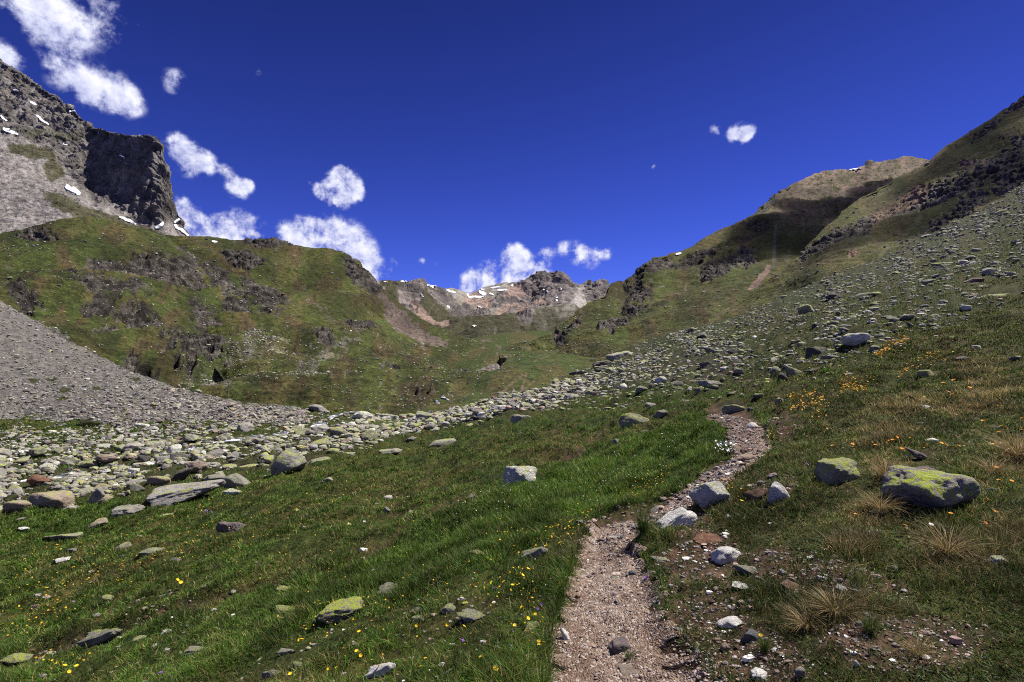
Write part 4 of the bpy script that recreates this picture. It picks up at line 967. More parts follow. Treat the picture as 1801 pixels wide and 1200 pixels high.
for zi, (wt, n, fsz, keys, shares, zname) in enumerate(ZONES):
    wt = wt*np.where((ground.PX > -15) & (ground.PX < 1815) & (ground.PY < 1215), 1, .12)
    P, Nn, X, Y, ij, at = pick(ground, wt, n, 300+zi); r = np.random.default_rng(400+zi)
    sp = np.clip(fsz(X, Y, r), 1.2, 34); C, kk = tints(n, keys, shares, 500+zi)
    vis = (X > -5) & (X < 1806) & (Y < 1205)
    for q in range(n): allc.append((sp[q] if vis[q] else sp[q]*.1, zi, P[q], Nn[q], sp[q]*P[q][1]/F, C[q], kk[q], X[q], Y[q]))
allc.sort(key=lambda a: -a[0])
HP = np.array(hero_px)
rub = Rubble(); singles = 0; rest = []; taken = []
for c in allc:
    hit = np.any((np.abs(HP[:, 0]-c[7]) < HP[:, 2]*.8) & (np.abs(HP[:, 1]-c[8]) < HP[:, 3]*.9+c[0]*.2))
    if hit: continue
    if singles < 300-len(HEROES) and c[0] > 6:
        if any(abs(t[0]-c[7]) < .55*(t[2]+c[0])*.8 and abs(t[1]-c[8]) < .35*(t[2]+c[0])*.8 for t in taken): continue
        taken.append((c[7], c[8], c[0]))
        sty = random.choice(['block', 'angular', 'angular', 'block', 'slab', 'dome'])
        o = bpy.data.objects.new('rock', rock_mesh(sty, random.randrange(6), 4 if c[0] > 22 else 3)); COL.objects.link(o)
        sz = c[4]*.5; o.scale = (sz*random.uniform(.95, 1.3), sz*random.uniform(.7, .95), sz*random.uniform(.42, .72))
        o.location = Vector(c[2].tolist())+Vector((0, 0, o.scale.z*.5))
        o.rotation_euler = (random.gauss(0, .15), random.gauss(0, .15), random.uniform(0, 6.28) if sty != 'slab' else random.uniform(-.4, .4))
        o.color = (*c[5][:3], c[5][3])
        o['label'] = 'one of the '+ZONES[c[1]][5]; o['category'] = 'rock'; o['group'] = ZONES[c[1]][5]
        singles += 1
    else: rest.append(c)
for big in (True, False):
    for heap in (True, False):          # rocks piled in the bands stand proud, those on the slopes are half sunk in turf
        L = [c for c in rest if (c[0] > 6) == big and (c[1] in (0, 1, 7, 8, 9)) == heap]
        if L: rub.add(np.array([c[2] for c in L]), np.array([c[4] for c in L]), np.array([c[5] for c in L]), 600+big+2*heap, big=big, flat=(.5, .85) if heap else (.4, .7), sink=.22 if heap else .40)
# loose rock on the hills: too many and too small to count
def hill_rubble(sheet, wt, n, med, keys, shares, seed, sig=.4, flat=(.5, .9)):
    P, Nn, X, Y, ij, at = pick(sheet, wt, n, seed); r = np.random.default_rng(seed+1)
    C, _ = tints(n, keys, shares, seed+2)
    rub.add(P, np.exp(r.normal(math.log(med), sig, n))*P[:, 1]/F, C, seed+3, flat)
hill_rubble(hillA, .15+1.5*hillA_stone+.5*hillA_rock, 5200, 2.1, ['l', 'll', 'wl', 'g'], [4, 4, 2, 3], 701)
hill_rubble(hillA, scr_A+.8*hillA_stone, 2600, 2.6, ['l', 'll', 'wl', 'g'], [5, 4, 2, 2], 706)
hill_rubble(hillB, .2+3*sc3+.8*(hillB.PY > 600), 4200, 1.9, ['l', 'll', 'wl', 'g'], [4, 4, 2, 3], 711)
hill_rubble(valley, .6+1.2*ss(600, 640, valley.PY), 2600, 2.1, ['l', 'wl', 'g'], [4, 2, 3], 721)
hill_rubble(rmt, .2+ss(500, 560, rmt.PY), 3000, 1.9, ['l', 'll', 'wl', 'g', 'p'], [4, 4, 2, 3, 1], 731)
hill_rubble(fore, .3+fore_rock, 1800, 2.2, ['l', 'g', 'd'], [4, 3, 2], 741)
rub.build('loose_rocks', kind='stuff', label='countless smaller rocks strewn over slopes and valley floor', category='rocks')
scr = Rubble(); rub0, rub = rub, scr
hill_rubble(scree, (1-.9*scree_gr)*(.6+ss(560, 760, scree.PY)), 15000, 2.7, ['g', 'u', 'l', 't', 'd', 'wl'], [8, 1, 2, .6, 3, .6], 751, .42, (.5, .85))
hill_rubble(scree, (1-.6*scree_gr)*ss(650, 760, scree.PY), 2600, 5.0, ['g', 'u', 'pl', 'l', 'd'], [5, 2, 2, 2, 2], 761, .4, (.5, .85))
ridx = np.arange(pathP.shape[0])
scr.build('scree_rubble', kind='stuff', label='grey broken stones covering the scree fan on the left', category='scree')
# gravel on the path
grv = Rubble(); r = np.random.default_rng(77); n = 5000
i = (r.uniform(0, 1, n)**.75*(pathP.shape[0]-2)).astype(int); i = pathP.shape[0]-2-i if False else i
j = np.clip((r.normal(.5, .27, n)*(pathP.shape[1]-2)).astype(int), 0, pathP.shape[1]-2)
t_ = r.uniform(0, 1, (n, 1)); Pg = pathP[i, j]*(1-t_)+pathP[i+1, j+1]*t_
C, _ = tints(n, ['g', 't', 'p', 'u', 'b', 'w'], [4, 3, 4, 3, 2, .7], 78)
C[:, 3] = .1; grv.add(Pg, np.exp(r.normal(math.log(.0085), .6, n))*np.clip(Pg[:, 1]/3, .8, 2), C, 79, (.45, .8), .3)
P, Nn, X, Y, ij, at = pick(ground, (m_soil**2*(1-g_path)*m_right+.5*g_ditch)*(ground.PY > 740), 2600, 80)
C, _ = tints(2600, ['g', 't', 'p', 'u', 'b', 'w'], [4, 2, 3, 3, 3, 1.6], 81); C[:, 3] = .1
grv.add(P, np.exp(r.normal(math.log(.011), .55, 2600))*np.clip(P[:, 1]/3, .8, 2), C, 82, (.45, .8), .3)
P, Nn, X, Y, ij, at = pick(ground, (g_path > .01)*(1-ss(.5, .9, g_path))*(ground.D < 12), 2600, 83)
C, _ = tints(2600, ['g', 't', 'p', 'u', 'b', 'w'], [4, 3, 4, 3, 3, .6], 84); C[:, 3] = .1
grv.add(P, np.exp(r.normal(math.log(.012), .5, 2600))*np.clip(P[:, 1]/3, .8, 2), C, 85, (.45, .8), .3)
grv.build('gravel', kind='stuff', label='loose pinkish gravel on the footpath and bare soil', category='gravel')
# ------------------------------------------------------------------ grass
def leaf_mat(name, trans=.35):
    m, nt, b = new_mat(name)
    at = N(nt, 'ShaderNodeAttribute', attribute_name='Col')
    nt.links.new(at.outputs['Color'], b.inputs['Base Color']); b.inputs['Roughness'].default_value = .6; b.inputs['Specular IOR Level'].default_value = .25
    tr = N(nt, 'ShaderNodeBsdfTranslucent'); nt.links.new(at.outputs['Color'], tr.inputs[0])
    mx = N(nt, 'ShaderNodeMixShader'); mx.inputs[0].default_value = trans
    nt.links.new(b.outputs[0], mx.inputs[1]); nt.links.new(tr.outputs[0], mx.inputs[2])
    nt.links.new(mx.outputs[0], [n for n in nt.nodes if n.type == 'OUTPUT_MATERIAL'][0].inputs[0])
    return m
M_LEAF = leaf_mat('grass_blade')
def blades(P, h, w, lean, az, col, r, seg=2):
    """curved tapering blades; returns V, faces, colours"""
    n = len(P); wa = r.uniform(0, np.pi, n)
    wv = np.stack([np.cos(wa), np.sin(wa), 0*wa], 1)*w[:, None]*.5
    lv = np.stack([np.cos(az), np.sin(az), 0*az], 1)*(lean*h)[:, None]
    rows = []
    for k in range(seg):
        t = k/seg
        c = P+lv*(t*t)[..., None] if not np.isscalar(t) else P+lv*t*t
        c = c.copy(); c[:, 2] += h*t*np.sqrt(np.clip(1-.45*np.minimum(lean, 1.3)**2*t, .1, 1))
        f = 1-.35*t
        rows += [c-wv*f, c+wv*f]
    tip = P+lv; tip[:, 2] += h*np.sqrt(np.clip(1-.5*np.minimum(lean, 1.3)**2, .12, 1)); rows.append(tip)
    V = np.stack(rows, 1); m = 2*seg+1; b = (np.arange(n)*m)[:, None]
    quads = [b+np.array([[2*k, 2*k+1, 2*k+3, 2*k+2]]) for k in range(seg-1)]
    tris = b+np.array([[2*seg-2, 2*seg-1, 2*seg]])
    C = np.repeat(col, m, 0)
    return V.reshape(-1, 3), quads, tris, C
def grass_object(name, seed, weight, ntuft, nper, hfun, cfun, spread, wmin, label, leanm=.45, big=1.0):
    P, Nn, X, Y, ij, at = pick(ground, weight, ntuft, seed); r = np.random.default_rng(seed+1)
    d = P[:, 1]; hh = hfun(P, X, Y, d, r)
    taz = r.uniform(0, 2*np.pi, ntuft); tl = np.abs(r.normal(0, leanm, ntuft))
    k = np.repeat(np.arange(ntuft), nper); n = len(k)
    ro = np.abs(r.normal(0, 1, n))*spread*np.clip(d[k]/5, .6, 5); ra = r.uniform(0, 2*np.pi, n)
    off = np.stack([np.cos(ra)*ro, np.sin(ra)*ro, 0*ra], 1)
    nn = Nn[k]; off[:, 2] = -(off[:, 0]*nn[:, 0]+off[:, 1]*nn[:, 1])/np.maximum(nn[:, 2], .4)-.01
    az = taz[k]*.5+ra*.8+r.normal(0, .5, n); lean = np.clip(tl[k]+r.uniform(.05, .6, n), 0, 1.2)
    h = hh[k]*r.uniform(.5, 1.15, n); w = np.maximum(wmin, .00112*d[k]*big)*r.uniform(.7, 1.3, n)
    C = cfun(P, X, Y, d, k, r)
    vary = .62+.8*ss(-.45, .5, fbm2(P[:, 0], P[:, 1], .55, 3, seed % 90)+.5*fbm2(P[:, 0], P[:, 1], 3.2, 2, seed % 80)); C = C*vary[k][:, None]
    V, q, t, C = blades(P[k]+off, h*(.55+.75*ss(-.5, .5, fbm2(P[:, 0], P[:, 1], .8, 2, seed % 70)))[k], w, lean, az, C, r)
    me = raw_mesh(name, V, q+[t], C.astype(f32), False)
    return link(name, me, M_LEAF, kind='stuff', label=label, category='grass')
def colour_mix(k, r, opts, probs, jit=.25):
    c = r.choice(len(opts), len(k), p=np.array(probs)/sum(probs))
    C = np.array(opts)[c]*r.uniform(1-jit, 1+jit, (len(k), 1)); return C
DW = np.clip(ground.D/5, .55, 2.6)*ss(75, 40, ground.D)
# keep blades off big rocks
gpx, gpy = ground.proj(); rockfree = np.ones_like(gpx)
for (hx, hy, hw, hh_, d) in hero_px:
    if hw > 12: rockfree *= 1-(((gpx-hx)/(hw*.8))**2+((gpy-hy-.05*hh_)/(hh_*.6))**2 < 1)
def seen(P):
    return 1
def h_left(P, X, Y, d, r):
    m = np.interp(d, [2, 60], [.075, .14]); n = fbm2(P[:, 0], P[:, 1], .8, 3, 130)
    return m*(1+.6*n)*r.uniform(.7, 1.3, len(d))
def lushness(X, Y): return ss(.05, .5, blobs(X, Y, [(900, 905, 330, 75, -22), (1080, 845, 200, 60, -24), (600, 1010, 260, 55, -14), (130, 915, 160, 40, -12), (1180, 790, 90, 60, -20)]))
def c_left(P, X, Y, d, k, r):
    C = colour_mix(k, r, [(.062, .135, .014), (.105, .165, .026), (.034, .072, .009), (.30, .23, .10), (.13, .085, .032)], [5, 2.6, 3, 1.2, .6], .45)
    n = fbm2(P[:, 0], P[:, 1], 2.0, 4, 131)[k]; st = colour_mix(k, r, [(.26, .20, .085), (.13, .11, .036)], [1, 1], .4)
    C = np.where((r.uniform(0, 1, len(k)) < ss(.1, .8, n)*.6)[:, None], st, C)
    return C
def c_lush(P, X, Y, d, k, r):
    return colour_mix(k, r, [(.066, .130, .014), (.105, .175, .024), (.036, .080, .010), (.16, .175, .045), (.24, .19, .08)], [4, 3, 2.5, 1.3, .6], .45)
def c_right(P, X, Y, d, k, r):
    C = colour_mix(k, r, [(.050, .088, .015), (.082, .122, .022), (.030, .048, .011), (.32, .235, .11), (.13, .07, .038), (.06, .11, .015)], [4, 3, 3, 1.7, 1.2, 1], .45)
    n = blobs(X, Y, TUS)[k]; st = colour_mix(k, r, [(.34, .255, .12), (.26, .195, .085), (.11, .09, .034)], [2, 1, 1], .4)
    return np.where((r.uniform(0, 1, len(k)) < n*.7)[:, None], st, C)
TUS = [(1540, 905, 70, 40, 0), (1670, 980, 110, 50, 10), (1565, 835, 60, 35, 20), (1480, 1085, 150, 35, -8), (1790, 800, 60, 50, 0), (1620, 1150, 60, 40, 0), (1590, 720, 110, 30, -10), (1700, 720, 120, 24, 0), (1740, 690, 80, 30, 0), (1550, 770, 80, 30, 0), (1720, 650, 60, 20, 0), (1500, 960, 60, 30, 0), (1200, 780, 40, 20, 0), (1780, 940, 60, 40, 0)]
side = m_right; lushm = m_lush*(1-m_right)
notpath = 1-ss(.04, .35, g_path+.22*fbm2(ground.P[..., 0], ground.P[..., 1], .35, 3, 145)*(g_path > 0)); inview = (gpx > -60)*(gpx < 1860)*(gpy < 1330)
gw = grass_w*notpath*rockfree*inview
nd = .35+.65*ss(-.35, .25, fbm2(ground.P[..., 0], ground.P[..., 1], .9, 4, 140)+.3*fbm2(ground.P[..., 0], ground.P[..., 1], .2, 2, 141))
grass_object('meadow_grass', 901, gw*(1-side)*(1-.8*lushm)*DW*nd*(1-.35*m_slope), 60000, 7, h_left, c_left, .028, .003, 'mixed green and straw meadow grass left of the path')
grass_object('lush_grass', 911, gw*lushm*DW*(.6+.4*nd), 15000, 9, lambda P, X, Y, d, r: np.interp(d, [2, 20], [.09, .12])*r.uniform(.6, 1.4, len(d)), c_lush, .03, .003, 'tall bright green grass in the damp strip left of the path', .3)
grass_object('turf_grass', 921, gw*side*DW*nd*(1-.4*m_slope), 44000, 7, lambda P, X, Y, d, r: np.interp(d, [2, 60], [.055, .12])*(1+.9*blobs(X, Y, TUS))*r.uniform(.7, 1.3, len(d)), c_right, .026, .0028, 'short rough turf on the slope right of the path', .5)
pn = fbm2(ground.P[..., 0], ground.P[..., 1], .7, 4, 150)
def c_leaf(P, X, Y, d, k, r): return colour_mix(k, r, [(.070, .125, .018), (.045, .085, .014), (.11, .15, .03), (.12, .055, .035), (.028, .05, .012)], [4, 4, 1.5, 1, 2], .4)
grass_object('leafy_plants', 925, gw*(1-lushm)*ss(.0, .4, pn+.4*side-.15)*(ground.D < 14)*DW, 9000, 7, lambda P, X, Y, d, r: np.interp(d, [2, 14], [.03, .05])*r.uniform(.6, 1.4, len(d)), c_leaf, .03, .008, 'low broad-leaved plants in the turf near the path', .9, 2.0)
# fringe of longer grass hanging over the path edges
edge = (1-.9*ss(1110, 1160, gpx)*ss(1040, 1070, gpy))*(g_path > .004)*(1-ss(.06, .25, g_path))*(ground.D < 9)
grass_object('verge_grass', 931, edge*rockfree*inview*DW*(.1+nd*.9), 1100, 8, lambda P, X, Y, d, r: .10*r.uniform(.5, 1.4, len(d)), c_left, .03, .003, 'grass fringe along both edges of the footpath', .5)

# ------------------------------------------------------------------ tussocks
def tussock_mesh(seed, n, h, rad, cols, probs, lean):
    r = np.random.default_rng(seed); a = r.uniform(0, 2*np.pi, n); ro = np.abs(r.normal(0, rad*.4, n))
    P = np.stack([np.cos(a)*ro, np.sin(a)*ro, 0*a-.01], 1); k = np.arange(n)
    V, q, t, C = blades(P, h*r.uniform(.4, 1.1, n), np.full(n, .013)*r.uniform(.7, 1.3, n), np.clip(r.normal(lean, .3, n), .05, 1.3), a+r.normal(0, .5, n), colour_mix(k, r, cols, probs), r, 4)
    me = raw_mesh('tussock_form', V, q+[t], C.astype(f32), False); me.materials.append(M_LEAF); return me
DRYC = [(.30, .215, .10), (.22, .16, .07), (.38, .29, .15), (.06, .08, .02)]
TM = [tussock_mesh(40+i, 230, 1, .28, DRYC, [4, 3, 1.5, 1.5], .95) for i in range(3)]
TG = tussock_mesh(50, 300, 1, .3, [(.045, .085, .012), (.06, .10, .02), (.03, .06, .01), (.22, .17, .07)], [4, 3, 3, .8], .55)
TUSSOCKS = [(1130, 945, 62, 55, 'g', 'dark green spiky tuft beside the long white slab on the path'),
 (1668, 985, 100, 60, 'd', 'big straw tussock under the large lichen boulder'), (1548, 905, 80, 42, 'd', 'straw tussock left of the large lichen boulder'),
 (1560, 848, 66, 46, 'd', 'straw tussock leaning on the flat-topped lichen boulder'), (1470, 1085, 90, 40, 'd', 'straw tussock above the bare gravel patch'),
 (1420, 1110, 80, 36, 'd', 'straw tussock right of the round blue-grey stone'), (1792, 815, 90, 60, 'd', 'shaggy straw tussock at the right edge'),
 (1618, 1160, 62, 36, 'd', 'small straw tussock near the bottom right corner'), (1745, 840, 60, 36, 'd', 'thin straw tussock above the large lichen boulder, towards the right edge'),
 (1530, 1120, 60, 40, 'g', 'green tuft in the lower right turf'), (1345, 1150, 44, 30, 'g', 'green tuft touching the round blue-grey stone'),
 (1110, 1168, 40, 22, 'g', 'low green tuft at the foot of the purple-pink stone'), (700, 1065, 44, 30, 'g', 'dark green tuft behind the mottled meadow boulder'),
 (1605, 705, 26, 18, 'd', 'small straw tuft high on the flowery slope'), (1715, 725, 34, 18, 'd', 'round straw tuft in the middle of the flowery slope')]
for i, (px, base, w_, h_, t_, lab) in enumerate(TUSSOCKS):
    p, n_ = ground.find(px, base-4); d = p[1]
    o = bpy.data.objects.new('grass_tussock', TG if t_ == 'g' else TM[i % 3]); COL.objects.link(o)
    o.location = (p[0], p[1], p[2]-.005); s_ = w_*d/F/1.5; o.scale = (s_, s_, max(h_*d/F*1.15, s_*.6)); o.rotation_euler = (0, 0, i*1.7)
    o['label'] = lab; o['category'] = 'grass tuft'; o['group'] = 'grass tussocks'

# ------------------------------------------------------------------ flowers
def flat_mat(name, c, rough=.6):
    m, nt, b = new_mat(name); ge = N(nt, 'ShaderNodeObjectInfo')
    x = N(nt, 'ShaderNodeRGB'); x.outputs[0].default_value = (*c, 1)
    nt.links.new(mul_col(nt, x.outputs[0], maprange(nt, ge.outputs['Random'], 0, 1, .8, 1.2)), b.inputs['Base Color'])
    b.inputs['Roughness'].default_value = rough; b.inputs['Specular IOR Level'].default_value = .2
    return m
M_ORANGE = flat_mat('orange_petals', (.62, .24, .012)); M_YELLOW = flat_mat('yellow_petals', (.62, .40, .015)); M_PURPLE = flat_mat('purple_petals', (.16, .05, .42)); M_WHITE = flat_mat('white_petals', (.78, .78, .75)); M_STEM = flat_mat('flower_stem', (.06, .09, .02))
def petal_mesh(name, npet, mat, cup=.35):
    """a ring of petals round a small domed centre, unit radius"""
    V, Fc = [(0, 0, .12)], []
    for k in range(npet):
        a = 2*math.pi*k/npet; da = math.pi/npet*1.15
        i = len(V)
        V += [(.25*math.cos(a-da), .25*math.sin(a-da), 0), (.25*math.cos(a+da), .25*math.sin(a+da), 0), (.8*math.cos(a-da*.8), .8*math.sin(a-da*.8), cup*.6), (.8*math.cos(a+da*.8), .8*math.sin(a+da*.8), cup*.6), (math.cos(a), math.sin(a), cup)]
        Fc += [(0, i, i+1), (i, i+2, i+3), (i, i+3, i+1), (i+2, i+4, i+3)]
    for k in range(8):                                    # calyx below
        a, b = 2*math.pi*k/8, 2*math.pi*(k+1)/8; i = len(V)
        V += [(.3*math.cos(a), .3*math.sin(a), 0), (.3*math.cos(b), .3*math.sin(b), 0), (0, 0, -.5)]; Fc.append((i, i+2, i+1))
    me = raw_mesh(name, np.array(V), [np.array(Fc)], None, False); me.materials.append(mat); return me
def stem_mesh(seed):
    r = np.random.default_rng(seed); V, Fc = [], []; bx, by = r.normal(0, .10, 2)
    for k in range(6):
        t = k/5
        for j in range(5):
            a = 2*math.pi*j/5; V.append((bx*t*t+.012*math.cos(a), by*t*t+.012*math.sin(a), t))
    for k in range(5):
        for j in range(5): Fc.append((k*5+j, k*5+(j+1) % 5, k*5+5+(j+1) % 5, k*5+5+j))
    me = raw_mesh('stem_form', np.array(V), [np.array(Fc)], None, True); me.materials.append(M_STEM); return me, (bx, by)
BL = {'o': petal_mesh('hawkbit_bloom', 14, M_ORANGE), 'y': petal_mesh('buttercup_bloom', 9, M_YELLOW), 'p': petal_mesh('violet_bloom', 5, M_PURPLE), 'w': petal_mesh('daisy_bloom', 12, M_WHITE, .15)}
STEMS = [stem_mesh(i) for i in range(4)]
FLW = {'o': [(1601, 808), (1631, 825), (1664, 782), (1677, 785), (1685, 783), (1657, 779), (1672, 787), (1761, 798), (1752, 822), (1757, 826), (1705, 824), (1796, 775), (1797, 756), (1762, 750), (1757, 760), (1775, 767), (1748, 781), (1565, 775), (1570, 774), (1580, 788), (1540, 782), (1604, 767), (1576, 769), (1619, 781), (1755, 844), (1781, 846), (1796, 736), (1661, 689), (1675, 692), (1660, 674), (1677, 669), (1691, 669), (1700, 670), (1706, 682), (1464, 784), (1494, 780), (1555, 724), (1730, 739), (1690, 709), (1666, 902), (1735, 878), (1753, 900), (1733, 919), (1585, 922), (1504, 905), (1671, 915)],
 'y': [(871, 1177), (948, 1129), (627, 1145), (632, 1150), (592, 1174), (577, 1177), (510, 1185), (525, 1122), (530, 1125), (630, 1112), (665, 1170), (745, 1155), (740, 1172), (787, 1099), (815, 1101), (730, 1097), (845, 1155), (947, 1135), (917, 1075), (925, 1085), (942, 1081), (905, 1100), (918, 1067), (1298, 880), (1362, 894), (900, 1030), (928, 1000), (915, 1010), (960, 960), (985, 955), (115, 1170), (122, 1178), (135, 1172), (100, 1165), (312, 1020), (318, 1022), (325, 1018), (1338, 1118)],
 'p': [(1135, 1017), (813, 1127), (945, 1070), (950, 1062), (283, 1183), (190, 1190), (1420, 816)], 'w': [(1637, 922), (1200, 1024)]}
FLAB = {'o': ('orange hawkbit-like flower on a thin stem in the right-hand turf', 'orange flowers in the turf right of the path'), 'y': ('yellow flower standing above the grass left of the path', 'yellow flowers in the near meadow'), 'p': ('small purple flower low in the grass', 'small purple flowers'), 'w': ('white daisy-like flower in the turf right of the path', 'white flowers right of the path')}
SPEC = {(871, 1177): 'largest yellow-orange flower at the bottom edge left of the path', (1666, 902): 'orange flower in front of the large lichen boulder', (1671, 915): 'orange flower just below the large lichen boulder', (1735, 878): 'orange flower against the right end of the large lichen boulder', (1135, 1017): 'purple flower on the turf mound at the right path edge', (1637, 922): 'white flower below the large lichen boulder', (1338, 1118): 'orange-yellow flower in front of the round blue-grey stone'}
for ty, L in FLW.items():
    for i, (px, py) in enumerate(L):
        hpx = {'o': 16, 'y': 18, 'p': 9, 'w': 12}[ty]; hpx *= min(1, 4/ground.depth(px, py)[0]+.35)
        p, n_ = ground.find(px, py+hpx); d = p[1]; hgt = hpx*d/F
        rad = max(.010, {'o': 3.4, 'y': 3.6, 'p': 3.2, 'w': 4}[ty]*d/F) if (px, py) != (871, 1177) else 6.5*d/F
        root = bpy.data.objects.new('wildflower', None); COL.objects.link(root); root.location = p.tolist(); root.empty_display_size = .02
        me, (bx, by) = STEMS[i % 4]
        st_ = link('stem', me, None, root); st_.scale = (hgt, hgt, hgt)
        bl = link('blossom', BL[ty], None, root); bl.location = (bx*hgt, by*hgt, hgt); bl.scale = (rad,)*3
        bl.rotation_euler = (random.gauss(.25, .25), random.gauss(0, .3), random.uniform(0, 6))
        root['label'] = SPEC.get((px, py), FLAB[ty][0]); root['category'] = 'flower'
        if (px, py) not in SPEC: root['group'] = FLAB[ty][1]
# carpets of small blooms too many to count
def carpet(name, groups, seed, label, col):
    """groups: list of (cx, cy, rx, ry, rot, count, head px)"""
    r = np.random.default_rng(seed); PP, RR = [], []
    for cx, cy, rx, ry, rot, cnt, hp in groups:
        P, Nn, X, Y, ij, at = pick(ground, ell(gpx, gpy, cx, cy, rx, ry, rot)**.7*(ground.D < 60)*notpath*inview, cnt, seed+int(cx))
        P = P.copy(); P[:, 2] += r.uniform(.5, 1.2, cnt)*np.clip(.022*P[:, 1], .05, .14); PP.append(P); RR.append(hp*r.uniform(.65, 1.3, cnt)*P[:, 1]/F*.40)
    P = np.concatenate(PP); R_ = np.concatenate(RR); n = len(P)
    a = np.linspace(0, 2*np.pi, 7)[:6]; ring = np.stack([np.cos(a), np.sin(a), .35+0*a], 1)
    base = np.concatenate([ring, [[0, 0, .45]], [[0, 0, -.25]]])
    M = rot_mats(n, r, .35); V = np.einsum('nij,vj->nvi', M, base)*R_[:, None, None]+P[:, None]
    f = np.array([[k, (k+1) % 6, 6] for k in range(6)]+[[(k+1) % 6, k, 7] for k in range(6)])
    C = np.repeat(np.array(col)[r.integers(0, len(col), n)]*r.uniform(.75, 1.2, (n, 1)), 8, 0)
    me = raw_mesh(name, V.reshape(-1, 3), [(f[None]+(np.arange(n)*8)[:, None, None]).reshape(-1, 3)], C.astype(f32), False)
    link(name, me, M_PETAL, kind='stuff', label=label, category='flowers')
M_PETAL = leaf_mat('carpet_petals', .25)
carpet('yellow_flowers', [(1412, 715, 46, 18, -8, 150, 3.6), (1490, 685, 18, 14, -20, 70, 3.6), (1500, 700, 46, 8, -12, 60, 3.2), (1555, 625, 12, 7, -25, 36, 3.4), (1575, 613, 26, 9, -20, 90, 3.2), (1545, 632, 12, 5, -20, 40, 3.4), (1440, 742, 22, 14, -40, 40, 3), (1520, 680, 40, 14, -25, 60, 3), (1640, 640, 50, 14, -8, 60, 2.8), (1590, 668, 14, 7, -15, 36, 3.2), (1600, 640, 90, 40, -15, 60, 2.6), (1680, 640, 100, 40, 0, 40, 2.6), (1290, 870, 20, 24, 0, 18, 3.6), (1500, 800, 120, 40, 0, 18, 3.2), (1660, 730, 140, 90, 0, 40, 3), (1330, 780, 30, 10, 0, 8, 3)], 1200, 'orange-yellow flower carpets on the right slope', [(.62, .29, .010), (.62, .36, .012)])
carpet('meadow_flowers', [(60, 1090, 80, 40, -10, 70, 3.4), (110, 1178, 60, 24, 0, 30, 4), (900, 1010, 90, 70, -40, 70, 3.8), (1000, 940, 80, 22, -30, 60, 3.4), (1120, 885, 70, 20, -28, 50, 3), (1150, 860, 50, 18, -25, 30, 2.8), (930, 1100, 40, 70, 0, 26, 4), (640, 1100, 240, 90, 0, 70, 3.8), (330, 990, 330, 70, -6, 150, 2.6), (560, 865, 120, 40, -8, 60, 2.2), (330, 900, 60, 14, -10, 16, 2.6), (360, 940, 120, 50, -10, 40, 2.6), (760, 960, 240, 90, -12, 50, 2.6), (150, 1010, 200, 60, -8, 90, 2.8), (1260, 735, 10, 5, 0, 10, 3.4), (830, 722, 30, 6, 0, 26, 2), (480, 735, 220, 10, -3, 70, 1.8)], 1300, 'small yellow flowers dotted through the left meadow', [(.60, .42, .015), (.62, .35, .015)])
carpet('white_flowers', [(880, 890, 120, 30, -22, 40, 2.2), (1080, 850, 120, 40, -22, 60, 1.9), (1190, 790, 60, 30, -15, 30, 2), (1450, 720, 80, 20, -20, 26, 2), (960, 1020, 60, 60, 0, 10, 2.6)], 1400, 'tiny white cotton-like flower heads in the lush grass strip', [(.7, .7, .66)])
carpet('blue_flowers', [(365, 912, 14, 8, 0, 14, 2.4), (900, 1120, 30, 40, 0, 12, 3), (1590, 815, 14, 6, 0, 8, 2.6)], 1500, 'faint blue flowers in the grass', [(.22, .25, .62), (.28, .16, .55)])
# the white flowering clump beside the path
p, n_ = ground.find(1277, 800); d = p[1]; r = np.random.default_rng(9); n = 80
root = bpy.data.objects.new('flower_clump', None); COL.objects.link(root); root.location = p.tolist()
a = r.uniform(0, 6.283, n); ro = np.sqrt(r.uniform(0, 1, n))*17*d/F; hz = r.uniform(6, 26, n)*d/F
Bp = np.stack([np.cos(a)*ro, np.sin(a)*ro*.8, 0*a], 1)
V, q, t, C = blades(Bp, hz, np.full(n, .006), np.full(n, .15), a, np.tile([[.05, .085, .015]], (n, 1)), r, 2)
link('stems', raw_mesh('clump_stems', V, q+[t], C.astype(f32), False), M_LEAF, root)
tips = V.reshape(n, -1, 3)[:, -1]
ang = np.linspace(0, 2*np.pi, 6)[:5]; base = np.concatenate([np.stack([np.cos(ang), np.sin(ang), .2+0*ang], 1), [[0, 0, 0]]])
Vb = np.einsum('nij,vj->nvi', rot_mats(n, r, .5), base)*(2.0*d/F)*r.uniform(.6, 1.2, (n, 1, 1))+tips[:, None]
f = np.array([[k, (k+1) % 5, 5] for k in range(5)])
link('blossoms', raw_mesh('clump_blossoms', Vb.reshape(-1, 3), [(f[None]+(np.arange(n)*6)[:, None, None]).reshape(-1, 3)], None, False), M_WHITE, root)
root['label'] = 'clump of white flowers on the left edge of the upper path'; root['category'] = 'flower clump'

